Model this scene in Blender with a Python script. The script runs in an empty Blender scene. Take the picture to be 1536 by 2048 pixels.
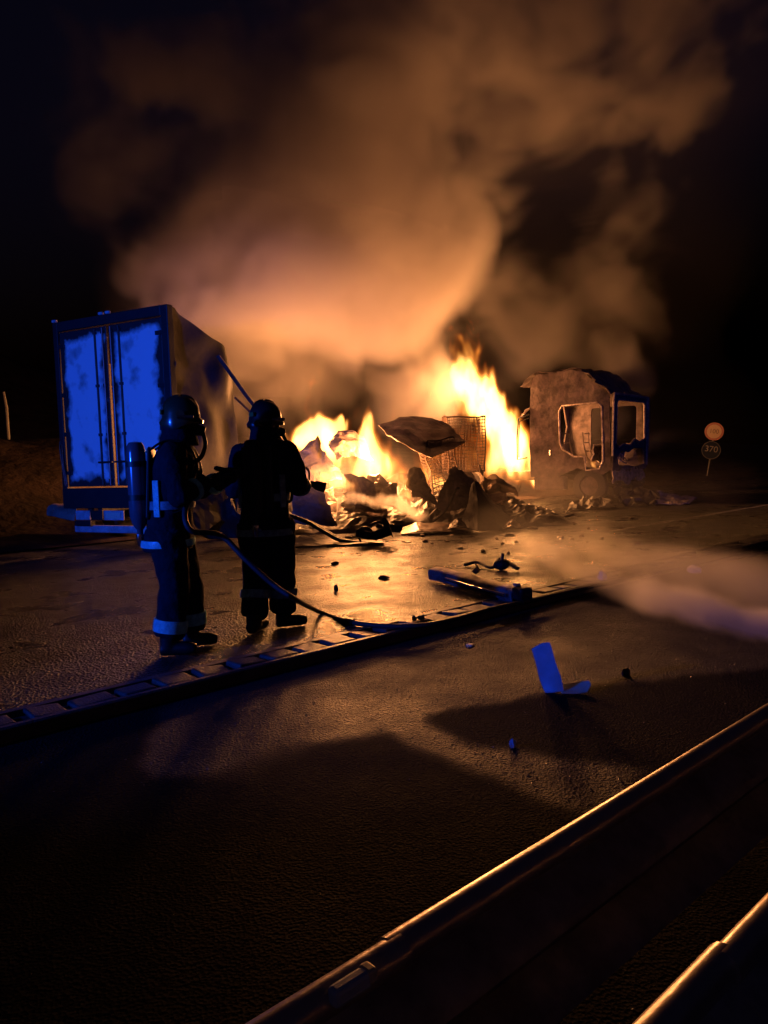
import bpy, bmesh, math, random
import numpy as np
from mathutils import Vector, Matrix, Euler, noise as mnoise
R = math.radians
scene = bpy.context.scene
COL = scene.collection

# ------------------------------------------------------------------ camera
EYE = 1.45
FPX = 1538.0                         # focal length in pixels of the 1536x2048 photograph
cam_data = bpy.data.cameras.new('camera')
cam_data.sensor_width = 36.0
cam_data.lens = 36.0 * FPX / 2048.0
cam_data.clip_start = 0.05
cam_data.clip_end = 2000
cam = bpy.data.objects.new('camera', cam_data)
COL.objects.link(cam)
CAM_M = Matrix.Translation((0, 0, EYE)) @ Matrix.Rotation(R(90 - 4.0), 4, 'X') @ Matrix.Rotation(R(-2.0), 4, 'Z')
cam.matrix_world = CAM_M
scene.camera = cam
CAM_R = CAM_M.to_3x3()

def ray(px, py):
    return CAM_R @ Vector(((px - 768) / FPX, -(py - 1024) / FPX, -1))
def P(px, py, D):                    # point seen at a pixel, D metres ahead
    d = ray(px, py)
    return Vector((0, 0, EYE)) + d * (D / d.y)
def G(px, py, z=0.0):                # point seen at a pixel on the level z
    d = ray(px, py)
    return Vector((0, 0, EYE)) + d * ((z - EYE) / d.z)

# ------------------------------------------------------------------ night sky
world = bpy.data.worlds.new('World')
scene.world = world
world.use_nodes = True
wn = world.node_tree
wn.nodes.clear()
wo = wn.nodes.new('ShaderNodeOutputWorld')
wb = wn.nodes.new('ShaderNodeBackground')
ws = wn.nodes.new('ShaderNodeTexSky')
ws.sky_type = 'NISHITA'
ws.sun_disc = False
ws.sun_elevation = R(-4)
ws.sun_rotation = R(200)
wb.inputs['Strength'].default_value = 0.12
wm = wn.nodes.new('ShaderNodeMix'); wm.data_type = 'RGBA'; wm.blend_type = 'MULTIPLY'; wm.inputs['Factor'].default_value = 1.0
wm.inputs['B'].default_value = (1.0, 0.8, 1.9, 1)              # the night air is violet with scattered blue light
wn.links.new(ws.outputs[0], wm.inputs['A'])
wn.links.new(wm.outputs['Result'], wb.inputs['Color'])
wn.links.new(wb.outputs[0], wo.inputs['Surface'])

# ------------------------------------------------------------------ fire light and beacon light
FIRE_COL = (1.0, 0.365, 0.105)
def point_light(name, loc, power, radius=0.3, color=FIRE_COL):
    l = bpy.data.lights.new(name, 'POINT')
    l.energy = power
    l.color = color
    l.shadow_soft_size = radius
    o = bpy.data.objects.new(name, l)
    o.location = loc
    COL.objects.link(o)
    return o
point_light('fire_light', P(945, 775, 22.3), 1650, 0.4)
point_light('fire_light', P(1025, 905, 22.6), 650, 0.35)
point_light('fire_light', P(745, 905, 16.0), 850, 0.3)
point_light('fire_light', P(640, 870, 17.2), 1300, 0.4)
point_light('fire_light', P(808, 975, 15.3), 110, 0.12)
point_light('fire_light', P(675, 958, 15.3), 170, 0.15)
point_light('fire_light', P(1187, 925, 20.9), 45, 0.06)
def beacon(name, loc, aim, power, cone):
    l = bpy.data.lights.new(name, 'SPOT')
    l.energy = power
    l.color = (0.008, 0.085, 1.0)
    l.shadow_soft_size = 0.1
    l.spot_size = R(cone)
    l.spot_blend = 0.8
    o = bpy.data.objects.new(name, l)
    o.location = loc
    o.rotation_euler = (Vector(aim) - Vector(loc)).to_track_quat('-Z', 'Y').to_euler()
    COL.objects.link(o)
    return o
beacon('blue_beacon_light', (-7.4, 0.5, 2.8), (-4.5, 12.3, 2.6), 5000, 31)
beacon('blue_beacon_light', (-6.6, 1.6, 2.3), (1.0, 5.7, 1.0), 1300, 42)
beacon('blue_beacon_light', (12.0, 4.0, 2.8), (6.8, 20.0, 1.5), 800, 22)

# ------------------------------------------------------------------ render look
scene.view_settings.view_transform = 'Standard'
scene.view_settings.look = 'None'
scene.view_settings.exposure = 0.0
scene.view_settings.gamma = 1.0
scene.render.engine = 'CYCLES'
cy = scene.cycles
cy.use_denoising = True
cy.max_bounces = 7
cy.diffuse_bounces = 2
cy.glossy_bounces = 3
cy.volume_bounces = 4
cy.transparent_max_bounces = 12
cy.sample_clamp_indirect = 4.0
cy.volume_step_rate = 1.0
cy.volume_max_steps = 400
def sstep(a, b, x):
    t = np.clip((x - a) / (b - a), 0, 1)
    return t * t * (3 - 2 * t)
# ------------------------------------------------------------------ materials
def mat(name, col, rough=0.7, metal=0.0, col2=None, scale=6.0, bump=0.0, bscale=40.0, spec=0.5, detail=5.0, lo=0.35, hi=0.65, coat=0.0, rough2=None, bdist=0.02):
    m = bpy.data.materials.new(name); m.use_nodes = True
    t = m.node_tree; b = t.nodes['Principled BSDF']
    b.inputs['Base Color'].default_value = (*col, 1)
    b.inputs['Roughness'].default_value = rough
    b.inputs['Metallic'].default_value = metal
    b.inputs['Specular IOR Level'].default_value = spec
    b.inputs['Coat Weight'].default_value = coat
    tc = t.nodes.new('ShaderNodeTexCoord')
    if col2 is not None:
        n = t.nodes.new('ShaderNodeTexNoise'); n.inputs['Scale'].default_value = scale; n.inputs['Detail'].default_value = detail
        n.inputs['Roughness'].default_value = 0.65
        t.links.new(tc.outputs['Object'], n.inputs['Vector'])
        r = t.nodes.new('ShaderNodeMapRange'); r.inputs[1].default_value = lo; r.inputs[2].default_value = hi
        t.links.new(n.outputs['Fac'], r.inputs[0])
        x = t.nodes.new('ShaderNodeMix'); x.data_type = 'RGBA'
        x.inputs['A'].default_value = (*col, 1); x.inputs['B'].default_value = (*col2, 1)
        t.links.new(r.outputs[0], x.inputs['Factor']); t.links.new(x.outputs['Result'], b.inputs['Base Color'])
        if rough2 is not None:
            y = t.nodes.new('ShaderNodeMapRange'); y.inputs[3].default_value = rough; y.inputs[4].default_value = rough2
            t.links.new(r.outputs[0], y.inputs[0]); t.links.new(y.outputs[0], b.inputs['Roughness'])
    if bump > 0:
        n2 = t.nodes.new('ShaderNodeTexNoise'); n2.inputs['Scale'].default_value = bscale; n2.inputs['Detail'].default_value = 4.0
        t.links.new(tc.outputs['Object'], n2.inputs['Vector'])
        bp = t.nodes.new('ShaderNodeBump'); bp.inputs['Strength'].default_value = bump; bp.inputs['Distance'].default_value = bdist
        t.links.new(n2.outputs['Fac'], bp.inputs['Height']); t.links.new(bp.outputs[0], b.inputs['Normal'])
    return m
def asphalt(name, col, rough, rough2, bump, gscale, spec, dist=.012):
    m = mat(name, col, rough, 0, tuple(c * 1.7 for c in col), 1.3, spec=spec, rough2=rough2, lo=.3, hi=.7)
    t = m.node_tree; b = t.nodes['Principled BSDF']
    tc = t.nodes.new('ShaderNodeTexCoord')
    a = t.nodes.new('ShaderNodeTexNoise'); a.inputs['Scale'].default_value = gscale; a.inputs['Detail'].default_value = 5; a.inputs['Roughness'].default_value = .72
    t.links.new(tc.outputs['Object'], a.inputs['Vector'])
    vo = t.nodes.new('ShaderNodeTexVoronoi'); vo.inputs['Scale'].default_value = gscale * 2.6
    t.links.new(tc.outputs['Object'], vo.inputs['Vector'])
    sm = t.nodes.new('ShaderNodeMath'); sm.operation = 'MULTIPLY_ADD'; sm.inputs[1].default_value = .8
    t.links.new(vo.outputs['Distance'], sm.inputs[0]); t.links.new(a.outputs['Fac'], sm.inputs[2])
    bp = t.nodes.new('ShaderNodeBump'); bp.inputs['Strength'].default_value = bump; bp.inputs['Distance'].default_value = dist
    t.links.new(sm.outputs[0], bp.inputs['Height']); t.links.new(bp.outputs[0], b.inputs['Normal'])
    return m
ASPHALT_DARK = asphalt('dark_asphalt', (0.010, 0.0095, 0.0095), 0.85, 1.0, 0.7, 30, .05, .04)
ASPHALT_WET = asphalt('wet_asphalt', (0.018, 0.016, 0.015), 0.42, 0.62, 0.8, 110, .5)
ASPHALT_FLOOD = asphalt('flooded_asphalt', (0.014, 0.0125, 0.0115), 0.14, 0.6, 1.0, 20, .22, .09)
CONCRETE = mat('wet_concrete', (0.075, 0.068, 0.064), 0.45, 0, (0.035, 0.032, 0.030), 7, 0.5, 60)
EARTH = mat('dry_earth', (0.048, 0.032, 0.026), 0.95, 0, (0.016, 0.012, 0.010), .9, 0.6, 5, bdist=0.12, spec=.1)
LINE = mat('worn_line_paint', (0.30, 0.29, 0.28), 0.6, 0, (0.05, 0.05, 0.05), 5, lo=.4, hi=.62)
GALV = mat('galvanised_steel', (0.62, 0.58, 0.57), 0.40, 0.2, (0.30, 0.27, 0.26), 9, 0.15, 30, rough2=0.5)
RAIL_EDGE = mat('worn_rail_edge', (0.62, 0.56, 0.54), 0.27, 0.55, (0.45, 0.38, 0.36), 7, 0.1, 25, rough2=.4)
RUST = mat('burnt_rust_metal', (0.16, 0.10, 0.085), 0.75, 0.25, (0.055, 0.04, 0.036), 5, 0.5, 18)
SOOT = mat('sooted_metal', (0.040, 0.034, 0.034), 0.55, 0.35, (0.018, 0.015, 0.016), 4, 0.4, 14)
SCALE = mat('scaled_bare_steel', (0.42, 0.36, 0.36), 0.55, 0.5, (0.13, 0.09, 0.085), 8, 0.4, 30)
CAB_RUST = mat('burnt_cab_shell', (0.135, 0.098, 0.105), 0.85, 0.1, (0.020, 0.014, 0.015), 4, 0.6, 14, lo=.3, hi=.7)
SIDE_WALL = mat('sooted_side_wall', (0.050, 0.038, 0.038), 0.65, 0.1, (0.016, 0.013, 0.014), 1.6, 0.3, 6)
SHEET = mat('scorched_aluminium_sheet', (0.17, 0.12, 0.10), 0.38, 0.55, (0.05, 0.038, 0.033), 3.0, 0.4, 9)
PALE_SHEET = mat('pale_scorched_sheet', (0.34, 0.26, 0.20), 0.6, 0.1, (0.15, 0.10, 0.075), 3.5, 0.4, 10)
FRAME_DARK = mat('dark_frame_paint', (0.018, 0.018, 0.022), 0.5, 0.2, (0.03, 0.026, 0.026), 6)
STEEL_ROD = mat('bright_steel_rod', (0.55, 0.53, 0.52), 0.25, 1.0)
RUBBER = mat('charred_rubber', (0.018, 0.017, 0.017), 0.85, 0, (0.03, 0.027, 0.026), 12, 0.5, 40)
WHITE_PAINT = mat('dirty_white_paint', (0.55, 0.55, 0.56), 0.5, 0, (0.28, 0.28, 0.29), 6)
CLOTH = mat('turnout_cloth', (0.017, 0.015, 0.022), 0.9, 0, (0.028, 0.025, 0.034), 12, 0.6, 30, spec=.08)
GLOVE = mat('glove_leather', (0.03, 0.026, 0.022), 0.7, 0, None, 1, 0.4, 60)
BOOT = mat('boot_rubber', (0.012, 0.012, 0.013), 0.45)
BAND = mat('reflective_band', (0.30, 0.88, 0.86), 0.35, 0, (0.16, 0.55, 0.55), 30)
CYLINDER_DARK = mat('dark_cylinder', (0.012, 0.012, 0.014), 0.6)  # darker even tone for one of the air cylinders
BAND_DIM = mat('sooty_reflective_band', (0.22, 0.40, 0.44), 0.4, 0.1, (0.08, 0.13, 0.17), 20)
HELMET = mat('helmet_shell', (0.05, 0.058, 0.03), 0.25, 0, (0.035, 0.04, 0.025), 9, coat=.6)
HELMET_DARK = mat('dark_helmet_shell', (0.018, 0.018, 0.020), 0.30, 0, None, coat=.4)
HELMET_PATCH = mat('helmet_reflector', (0.16, 0.22, 0.06), 0.3)
MASK = mat('mask_rubber', (0.012, 0.012, 0.013), 0.5)
GLASS = mat('mask_visor', (0.02, 0.02, 0.022), 0.06, 0, None, spec=.8)
CYLINDER = mat('breathing_cylinder_paint', (0.10, 0.12, 0.16), 0.22, 0.2, None, coat=.5)
HOSE = mat('hose_jacket', (0.016, 0.014, 0.014), 0.6, 0, (0.028, 0.024, 0.024), 30, 0.3, 90)
HOSE_PALE = mat('grey_hose_jacket', (0.10, 0.12, 0.12), 0.6, 0, (0.06, 0.07, 0.07), 30)
BRASS = mat('nozzle_metal', (0.06, 0.055, 0.05), 0.35, 0.7)
BLUE_PLASTIC = mat('pale_blue_plastic', (0.50, 0.58, 0.75), 0.4, 0, (0.40, 0.47, 0.62), 12)
CREAM = mat('pale_plastic_inside', (0.62, 0.55, 0.42), 0.5)
SIGN_RED = mat('sign_red', (0.36, 0.035, 0.022), 0.4)
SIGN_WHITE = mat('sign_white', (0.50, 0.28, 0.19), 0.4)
SIGN_BLUE = mat('sign_blue', (0.012, 0.018, 0.045), 0.7, spec=.1)
SIGN_TEXT = mat('sign_lettering', (0.20, 0.18, 0.19), 0.5)
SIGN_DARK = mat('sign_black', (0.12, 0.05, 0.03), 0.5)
GREY_METAL = mat('grey_post_metal', (0.30, 0.29, 0.27), 0.5, 0.5)
WIRE = mat('burnt_wire', (0.10, 0.06, 0.045), 0.6, 0.5)

def door_material():
    # white paint burnt away round the edges and in blotches
    m = bpy.data.materials.new('burnt_white_door'); m.use_nodes = True
    t = m.node_tree; b = t.nodes['Principled BSDF']; L = t.links.new
    tc = t.nodes.new('ShaderNodeTexCoord')
    sp = t.nodes.new('ShaderNodeSeparateXYZ'); L(tc.outputs['Generated'], sp.inputs[0])
    n = t.nodes.new('ShaderNodeTexNoise'); n.inputs['Scale'].default_value = 2.2; n.inputs['Detail'].default_value = 6; n.inputs['Roughness'].default_value = .55
    L(tc.outputs['Object'], n.inputs['Vector'])
    def edge(sock):                      # distance to the nearest side, 0..0.5
        a = t.nodes.new('ShaderNodeMath'); a.operation = 'SUBTRACT'; a.inputs[1].default_value = .5; L(sock, a.inputs[0])
        c = t.nodes.new('ShaderNodeMath'); c.operation = 'ABSOLUTE'; L(a.outputs[0], c.inputs[0])
        d = t.nodes.new('ShaderNodeMath'); d.operation = 'SUBTRACT'; d.inputs[0].default_value = .5; L(c.outputs[0], d.inputs[1])
        return d.outputs[0]
    ex = t.nodes.new('ShaderNodeMath'); ex.operation = 'MULTIPLY'; ex.inputs[1].default_value = 1.15; L(edge(sp.outputs[0]), ex.inputs[0])
    ez = t.nodes.new('ShaderNodeMath'); ez.operation = 'MULTIPLY'; ez.inputs[1].default_value = 2.6; L(edge(sp.outputs[2]), ez.inputs[0])
    mn_ = t.nodes.new('ShaderNodeMath'); mn_.operation = 'MINIMUM'; L(ex.outputs[0], mn_.inputs[0]); L(ez.outputs[0], mn_.inputs[1])
    ad = t.nodes.new('ShaderNodeMath'); ad.operation = 'MULTIPLY_ADD'; ad.inputs[1].default_value = 0.55; ad.inputs[2].default_value = -.30
    L(n.outputs['Fac'], ad.inputs[0])
    su = t.nodes.new('ShaderNodeMath'); su.operation = 'ADD'; L(mn_.outputs[0], su.inputs[0]); L(ad.outputs[0], su.inputs[1])
    r = t.nodes.new('ShaderNodeMapRange'); r.inputs[1].default_value = .055; r.inputs[2].default_value = .17; L(su.outputs[0], r.inputs[0])
    n3 = t.nodes.new('ShaderNodeTexNoise'); n3.inputs['Scale'].default_value = 2.3; n3.inputs['Detail'].default_value = 5
    mp = t.nodes.new('ShaderNodeMapping'); mp.inputs['Location'].default_value = (3, 7, 1); L(tc.outputs['Object'], mp.inputs[0]); L(mp.outputs[0], n3.inputs['Vector'])
    r3 = t.nodes.new('ShaderNodeMapRange'); r3.inputs[1].default_value = .54; r3.inputs[2].default_value = .70; r3.inputs[3].default_value = 1; r3.inputs[4].default_value = .25; L(n3.outputs['Fac'], r3.inputs[0])
    ml = t.nodes.new('ShaderNodeMath'); ml.operation = 'MULTIPLY'; L(r.outputs[0], ml.inputs[0]); L(r3.outputs[0], ml.inputs[1])
    x = t.nodes.new('ShaderNodeMix'); x.data_type = 'RGBA'; x.inputs['A'].default_value = (.022, .02, .021, 1); x.inputs['B'].default_value = (.74, .74, .74, 1)
    L(ml.outputs[0], x.inputs['Factor']); L(x.outputs['Result'], b.inputs['Base Color'])
    b.inputs['Roughness'].default_value = .55
    return m
DOOR = door_material()

# ------------------------------------------------------------------ mesh helpers
def link(o, parent=None):
    COL.objects.link(o)
    if parent is not None: o.parent = parent
    return o
def obj(name, bm, m, parent=None, smooth=False, recalc=True):
    if recalc: bmesh.ops.recalc_face_normals(bm, faces=bm.faces)
    me = bpy.data.meshes.new(name); bm.to_mesh(me); bm.free()
    if smooth:
        me.polygons.foreach_set('use_smooth', [True] * len(me.polygons))
        me.set_sharp_from_angle(angle=R(42))
    me.materials.append(m)
    return link(bpy.data.objects.new(name, me), parent)
def thing(name, label, category, loc=(0, 0, 0), group=None):
    o = bpy.data.objects.new(name, None); o.empty_display_size = 0.2
    o.location = loc; COL.objects.link(o)
    return tag(o, label, category, group)
def tag(o, label, category, group=None):
    o['label'] = label; o['category'] = category
    if group: o['group'] = group
    return o
def structure(o):
    o['kind'] = 'structure'; return o
def box(bm, c, size, rot=None, bevel=0.0):
    r = bmesh.ops.create_cube(bm, size=1.0)
    M_ = Matrix.Translation(c) @ (rot.to_4x4() if rot is not None else Matrix.Identity(4)) @ Matrix.Diagonal((*size, 1))
    bmesh.ops.transform(bm, matrix=M_, verts=r['verts'])
    if bevel > 0:
        es = {e for v in r['verts'] for e in v.link_edges}
        bmesh.ops.bevel(bm, geom=list(es), offset=bevel, segments=2, affect='EDGES', profile=.5)
def tube(bm, pts, rad, seg=10, closed=False, caps=True, flat=1.0):
    pts = [Vector(p) for p in pts]
    n = len(pts)
    if not hasattr(rad, '__len__'): rad = [rad] * n
    rings = []
    up = None
    for i, p in enumerate(pts):
        if closed: d = pts[(i + 1) % n] - pts[i - 1]
        else: d = pts[min(i + 1, n - 1)] - pts[max(i - 1, 0)]
        d.normalize()
        if up is None:
            up = Vector((0, 0, 1)) if abs(d.z) < .9 else Vector((1, 0, 0))
        s = d.cross(up).normalized(); up = s.cross(d).normalized()
        rings.append([bm.verts.new(p + (s * math.cos(a) + up * math.sin(a) * flat) * rad[i]) for a in [2 * math.pi * k / seg for k in range(seg)]])
    m = n if closed else n - 1
    for i in range(m):
        a, b = rings[i], rings[(i + 1) % n]
        for k in range(seg):
            bm.faces.new((a[k], a[(k + 1) % seg], b[(k + 1) % seg], b[k]))
    if caps and not closed:
        bm.faces.new(rings[0][::-1]); bm.faces.new(rings[-1])
def smooth_path(pts, n=8):
    pts = [Vector(p) for p in pts]; out = []
    for i in range(len(pts) - 1):
        p0, p1, p2, p3 = pts[max(i - 1, 0)], pts[i], pts[i + 1], pts[min(i + 2, len(pts) - 1)]
        for k in range(n):
            t = k / n
            out.append(.5 * ((2 * p1) + (p2 - p0) * t + (2 * p0 - 5 * p1 + 4 * p2 - p3) * t * t + (3 * p1 - p0 - 3 * p2 + p3) * t ** 3))
    out.append(pts[-1]); return out
def loft(bm, rings, seg=20, caps=True):
    # rings: (center, rx, ry, [axis x, axis y]) ellipses
    R_ = []
    for c, rx, ry, *ax in rings:
        ux, uy = ax if ax else (Vector((1, 0, 0)), Vector((0, 1, 0)))
        R_.append([bm.verts.new(Vector(c) + ux * math.cos(a) * rx + uy * math.sin(a) * ry) for a in [2 * math.pi * k / seg for k in range(seg)]])
    for a, b in zip(R_, R_[1:]):
        for k in range(seg):
            bm.faces.new((a[k], a[(k + 1) % seg], b[(k + 1) % seg], b[k]))
    if caps:
        bm.faces.new(R_[0][::-1]); bm.faces.new(R_[-1])
def ball(bm, c, r, seg=12, scale=(1, 1, 1), rot=None):
    x = bmesh.ops.create_uvsphere(bm, u_segments=seg, v_segments=max(6, seg // 2), radius=r)
    bmesh.ops.transform(bm, matrix=Matrix.Translation(c) @ (rot.to_4x4() if rot is not None else Matrix.Identity(4)) @ Matrix.Diagonal((*scale, 1)), verts=x['verts'])
def remeshed(name, bm, voxel, m, parent, smooth_it=4, wrinkle=0.0, wscale=9.0):
    bmesh.ops.recalc_face_normals(bm, faces=bm.faces)
    me = bpy.data.meshes.new(name + '_source'); bm.to_mesh(me); bm.free()
    o = link(bpy.data.objects.new(name + '_source', me))
    r = o.modifiers.new('r', 'REMESH'); r.mode = 'VOXEL'; r.voxel_size = voxel
    s = o.modifiers.new('s', 'SMOOTH'); s.iterations = smooth_it; s.factor = .5
    dg = bpy.context.evaluated_depsgraph_get()
    me2 = bpy.data.meshes.new_from_object(o.evaluated_get(dg))
    bpy.data.objects.remove(o); bpy.data.meshes.remove(me)
    me2.name = name
    if wrinkle > 0:
        nrm = [v.normal.copy() for v in me2.vertices]
        for v, nn in zip(me2.vertices, nrm):
            q = v.co * wscale
            v.co += nn * wrinkle * (mnoise.noise(q) + .6 * mnoise.noise(Vector((q.x * 2.1, q.y * 2.1, q.z * 1.1)) + Vector((5, 3, 1))))
    me2.polygons.foreach_set('use_smooth', [True] * len(me2.polygons))
    me2.materials.clear(); me2.materials.append(m)
    return link(bpy.data.objects.new(name, me2), parent)
def sheet(name, rows, m, parent=None, sub=6, crumple=0.04, cscale=2.5, thick=0.012, seed=0, smooth=True, angular=False):
    """crumpled plate: a control grid of points, subdivided, creased by noise, with real thickness"""
    nr, nc = len(rows), len(rows[0])
    def cr(p0, p1, p2, p3, t):
        return .5 * ((2 * p1) + (p2 - p0) * t + (2 * p0 - 5 * p1 + 4 * p2 - p3) * t * t + (3 * p1 - p0 - 3 * p2 + p3) * t ** 3)
    if angular:
        cr = lambda p0, p1, p2, p3, t: p1.lerp(p2, t)
    def interp(line, n):
        out = []
        for i in range(len(line) - 1):
            for k in range(n):
                out.append(cr(line[max(i - 1, 0)], line[i], line[i + 1], line[min(i + 2, len(line) - 1)], k / n))
        out.append(line[-1]); return out
    rows = [interp([Vector(p) for p in r], sub) for r in rows]
    cols = [interp(list(c), sub) for c in zip(*rows)]
    bm = bmesh.new()
    off = Vector((seed * 7.3, seed * 3.1, seed * 1.7))
    V = []
    for c in cols:
        line = []
        for p in c:
            q = p * cscale + off
            d = Vector((1 - 2 * abs(mnoise.noise(q)), 1 - 2 * abs(mnoise.noise(q + Vector((9, 0, 0)))), 1 - 2 * abs(mnoise.noise(q + Vector((0, 9, 0)))))) - Vector((.6, .6, .6))
            if angular:
                q2 = p * cscale * 3.1 - off
                d = d + .45 * Vector((mnoise.noise(q2), mnoise.noise(q2 + Vector((4, 0, 0))), mnoise.noise(q2 + Vector((0, 4, 0)))))
            line.append(bm.verts.new(p + d * crumple))
        V.append(line)
    for i in range(len(V) - 1):
        for j in range(len(V[0]) - 1):
            bm.faces.new((V[i][j], V[i + 1][j], V[i + 1][j + 1], V[i][j + 1]))
    bmesh.ops.recalc_face_normals(bm, faces=bm.faces)
    bmesh.ops.solidify(bm, geom=bm.faces[:], thickness=thick)
    o = obj(name, bm, m, parent, smooth)
    return o
def plate_with_holes(bm, outer, holes, to3d, thick, dent=0.0, seed=0.0):
    """flat plate with cut-outs: outline and holes as 2D loops, extruded by thick along to3d's third argument"""
    es = []
    for loop in [outer] + holes:
        vs = [bm.verts.new(to3d(a, b, 0)) for a, b in loop]
        for k in range(len(vs)):
            es.append(bm.edges.new((vs[k], vs[(k + 1) % len(vs)])))
    r = bmesh.ops.triangle_fill(bm, use_beauty=True, use_dissolve=False, edges=es)
    fs = [g for g in r['geom'] if isinstance(g, bmesh.types.BMFace)]
    off = to3d(0, 0, thick) - to3d(0, 0, 0)
    if dent > 0:
        bmesh.ops.subdivide_edges(bm, edges=bm.edges[:], cuts=4, use_grid_fill=True)
        fs = bm.faces[:]
        u_ = off.normalized()
        for v in bm.verts:
            q = v.co * 1.6 + Vector((seed, seed, 0))
            v.co += u_ * dent * (1 - 2.4 * abs(mnoise.noise(q)) + .5 * mnoise.noise(q * 3)) + Vector((0, 0, .012 * mnoise.noise(v.co * 7)))
    x = bmesh.ops.extrude_face_region(bm, geom=fs)
    bmesh.ops.translate(bm, vec=off, verts=[g for g in x['geom'] if isinstance(g, bmesh.types.BMVert)])
def rrect(x0, x1, y0, y1, r=.08, n=4):
    out = []
    for cx, cy, a0 in ((x1 - r, y1 - r, 0), (x0 + r, y1 - r, 90), (x0 + r, y0 + r, 180), (x1 - r, y0 + r, 270)):
        for k in range(n + 1):
            a = R(a0 + 90 * k / n)
            out.append((cx + r * math.cos(a), cy + r * math.sin(a)))
    return out

# ------------------------------------------------------------------ the road and its verges
ROAD_Z = 0.08                                   # the far carriageway lies a kerb higher
kA, kB = G(300, 1386, ROAD_Z), G(1050, 1201, ROAD_Z)
K = (kB - kA); K.z = 0; K.normalize()           # direction of the road
NV = Vector((-K.y, K.x, 0))                     # across the road, away from the camera
KN = kA.dot(NV)                                 # kerb edge measured across the road
def RW(k, n, z=0.0):
    v = K * k + NV * n; return Vector((v.x, v.y, z))
def ground_sheet(name, k0, k1, n0, n1, z, m):
    bm = bmesh.new()
    vs = [bm.verts.new(RW(k, n, z)) for k, n in ((k0, n0), (k1, n0), (k1, n1), (k0, n1))]
    bm.faces.new(vs)
    return structure(obj(name, bm, m))
ground_sheet('ground', -700, 900, -500, 900, -0.06, EARTH)
ground_sheet('near_road', -70, 140, -9, KN + .02, 0.0, ASPHALT_DARK)
VERGE_N = KN + 9.6
ground_sheet('far_road', -70, 140, KN + .33, VERGE_N, ROAD_Z, ASPHALT_FLOOD)
ground_sheet('road_line', 11.5, 60, KN + 2.55, KN + 2.67, ROAD_Z + .004, LINE)
# outline of the lit band between shadow lobes, painted into the near road
wet = [(300, 1395), (270, 1440), (285, 1500), (310, 1556), (420, 1545), (520, 1520), (610, 1505), (700, 1484), (782, 1460), (830, 1490), (900, 1512), (975, 1532), (1030, 1572), (1085, 1606),  # outline of the painted lit band, not of wetness
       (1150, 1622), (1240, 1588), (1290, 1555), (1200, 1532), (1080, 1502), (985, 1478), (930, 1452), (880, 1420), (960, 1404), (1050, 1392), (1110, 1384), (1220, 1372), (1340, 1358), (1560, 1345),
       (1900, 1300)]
def near_lane():
    # fine sheet of the near lane; its gloss mask paints the lit band and shadow lobes
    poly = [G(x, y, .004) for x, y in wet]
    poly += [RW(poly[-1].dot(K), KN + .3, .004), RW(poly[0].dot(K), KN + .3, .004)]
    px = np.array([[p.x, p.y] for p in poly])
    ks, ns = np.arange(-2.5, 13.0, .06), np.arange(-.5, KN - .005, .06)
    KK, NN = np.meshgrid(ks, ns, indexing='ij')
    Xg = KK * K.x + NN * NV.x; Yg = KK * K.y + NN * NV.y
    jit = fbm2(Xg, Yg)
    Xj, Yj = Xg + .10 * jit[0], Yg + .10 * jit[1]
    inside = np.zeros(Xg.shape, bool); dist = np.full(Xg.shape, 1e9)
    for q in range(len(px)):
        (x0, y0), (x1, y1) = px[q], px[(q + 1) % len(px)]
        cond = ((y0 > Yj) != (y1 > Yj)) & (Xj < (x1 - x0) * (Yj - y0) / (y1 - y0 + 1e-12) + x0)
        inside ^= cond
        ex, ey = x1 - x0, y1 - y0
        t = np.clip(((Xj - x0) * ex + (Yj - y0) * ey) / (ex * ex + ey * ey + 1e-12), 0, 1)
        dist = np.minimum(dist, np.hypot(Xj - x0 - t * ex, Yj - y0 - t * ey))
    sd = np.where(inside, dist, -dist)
    lit_mask = sstep(-.05, .07, sd)
    global LIT_BAND
    LIT_BAND = (ks, ns, lit_mask)
    n1, n2 = Xg.shape
    verts = np.stack([Xg.ravel(), Yg.ravel(), np.full(Xg.size, .004)], 1)
    idx = np.arange(n1 * n2).reshape(n1, n2)
    faces = np.stack([idx[:-1, :-1].ravel(), idx[1:, :-1].ravel(), idx[1:, 1:].ravel(), idx[:-1, 1:].ravel()], 1)
    me = bpy.data.meshes.new('near_lane'); me.from_pydata(verts.tolist(), [], faces.tolist())
    at = me.attributes.new('lit_mask', 'FLOAT', 'POINT'); at.data.foreach_set('value', lit_mask.astype(np.float32).ravel())
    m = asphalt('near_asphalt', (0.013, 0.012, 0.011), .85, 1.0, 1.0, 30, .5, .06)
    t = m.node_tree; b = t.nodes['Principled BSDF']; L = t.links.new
    a = t.nodes.new('ShaderNodeAttribute'); a.attribute_name = 'lit_mask'
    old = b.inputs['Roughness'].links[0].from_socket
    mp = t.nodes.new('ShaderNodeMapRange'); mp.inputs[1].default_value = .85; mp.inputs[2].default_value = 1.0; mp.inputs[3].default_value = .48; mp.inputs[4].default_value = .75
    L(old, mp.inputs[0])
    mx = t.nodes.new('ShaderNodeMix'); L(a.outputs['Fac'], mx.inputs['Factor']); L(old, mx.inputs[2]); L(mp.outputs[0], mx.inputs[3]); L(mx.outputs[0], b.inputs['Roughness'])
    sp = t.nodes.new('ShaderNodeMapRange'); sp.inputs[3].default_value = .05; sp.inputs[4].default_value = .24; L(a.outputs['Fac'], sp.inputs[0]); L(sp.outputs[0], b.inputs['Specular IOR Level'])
    me.materials.append(m)
    return structure(link(bpy.data.objects.new('near_lane', me)))
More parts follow.
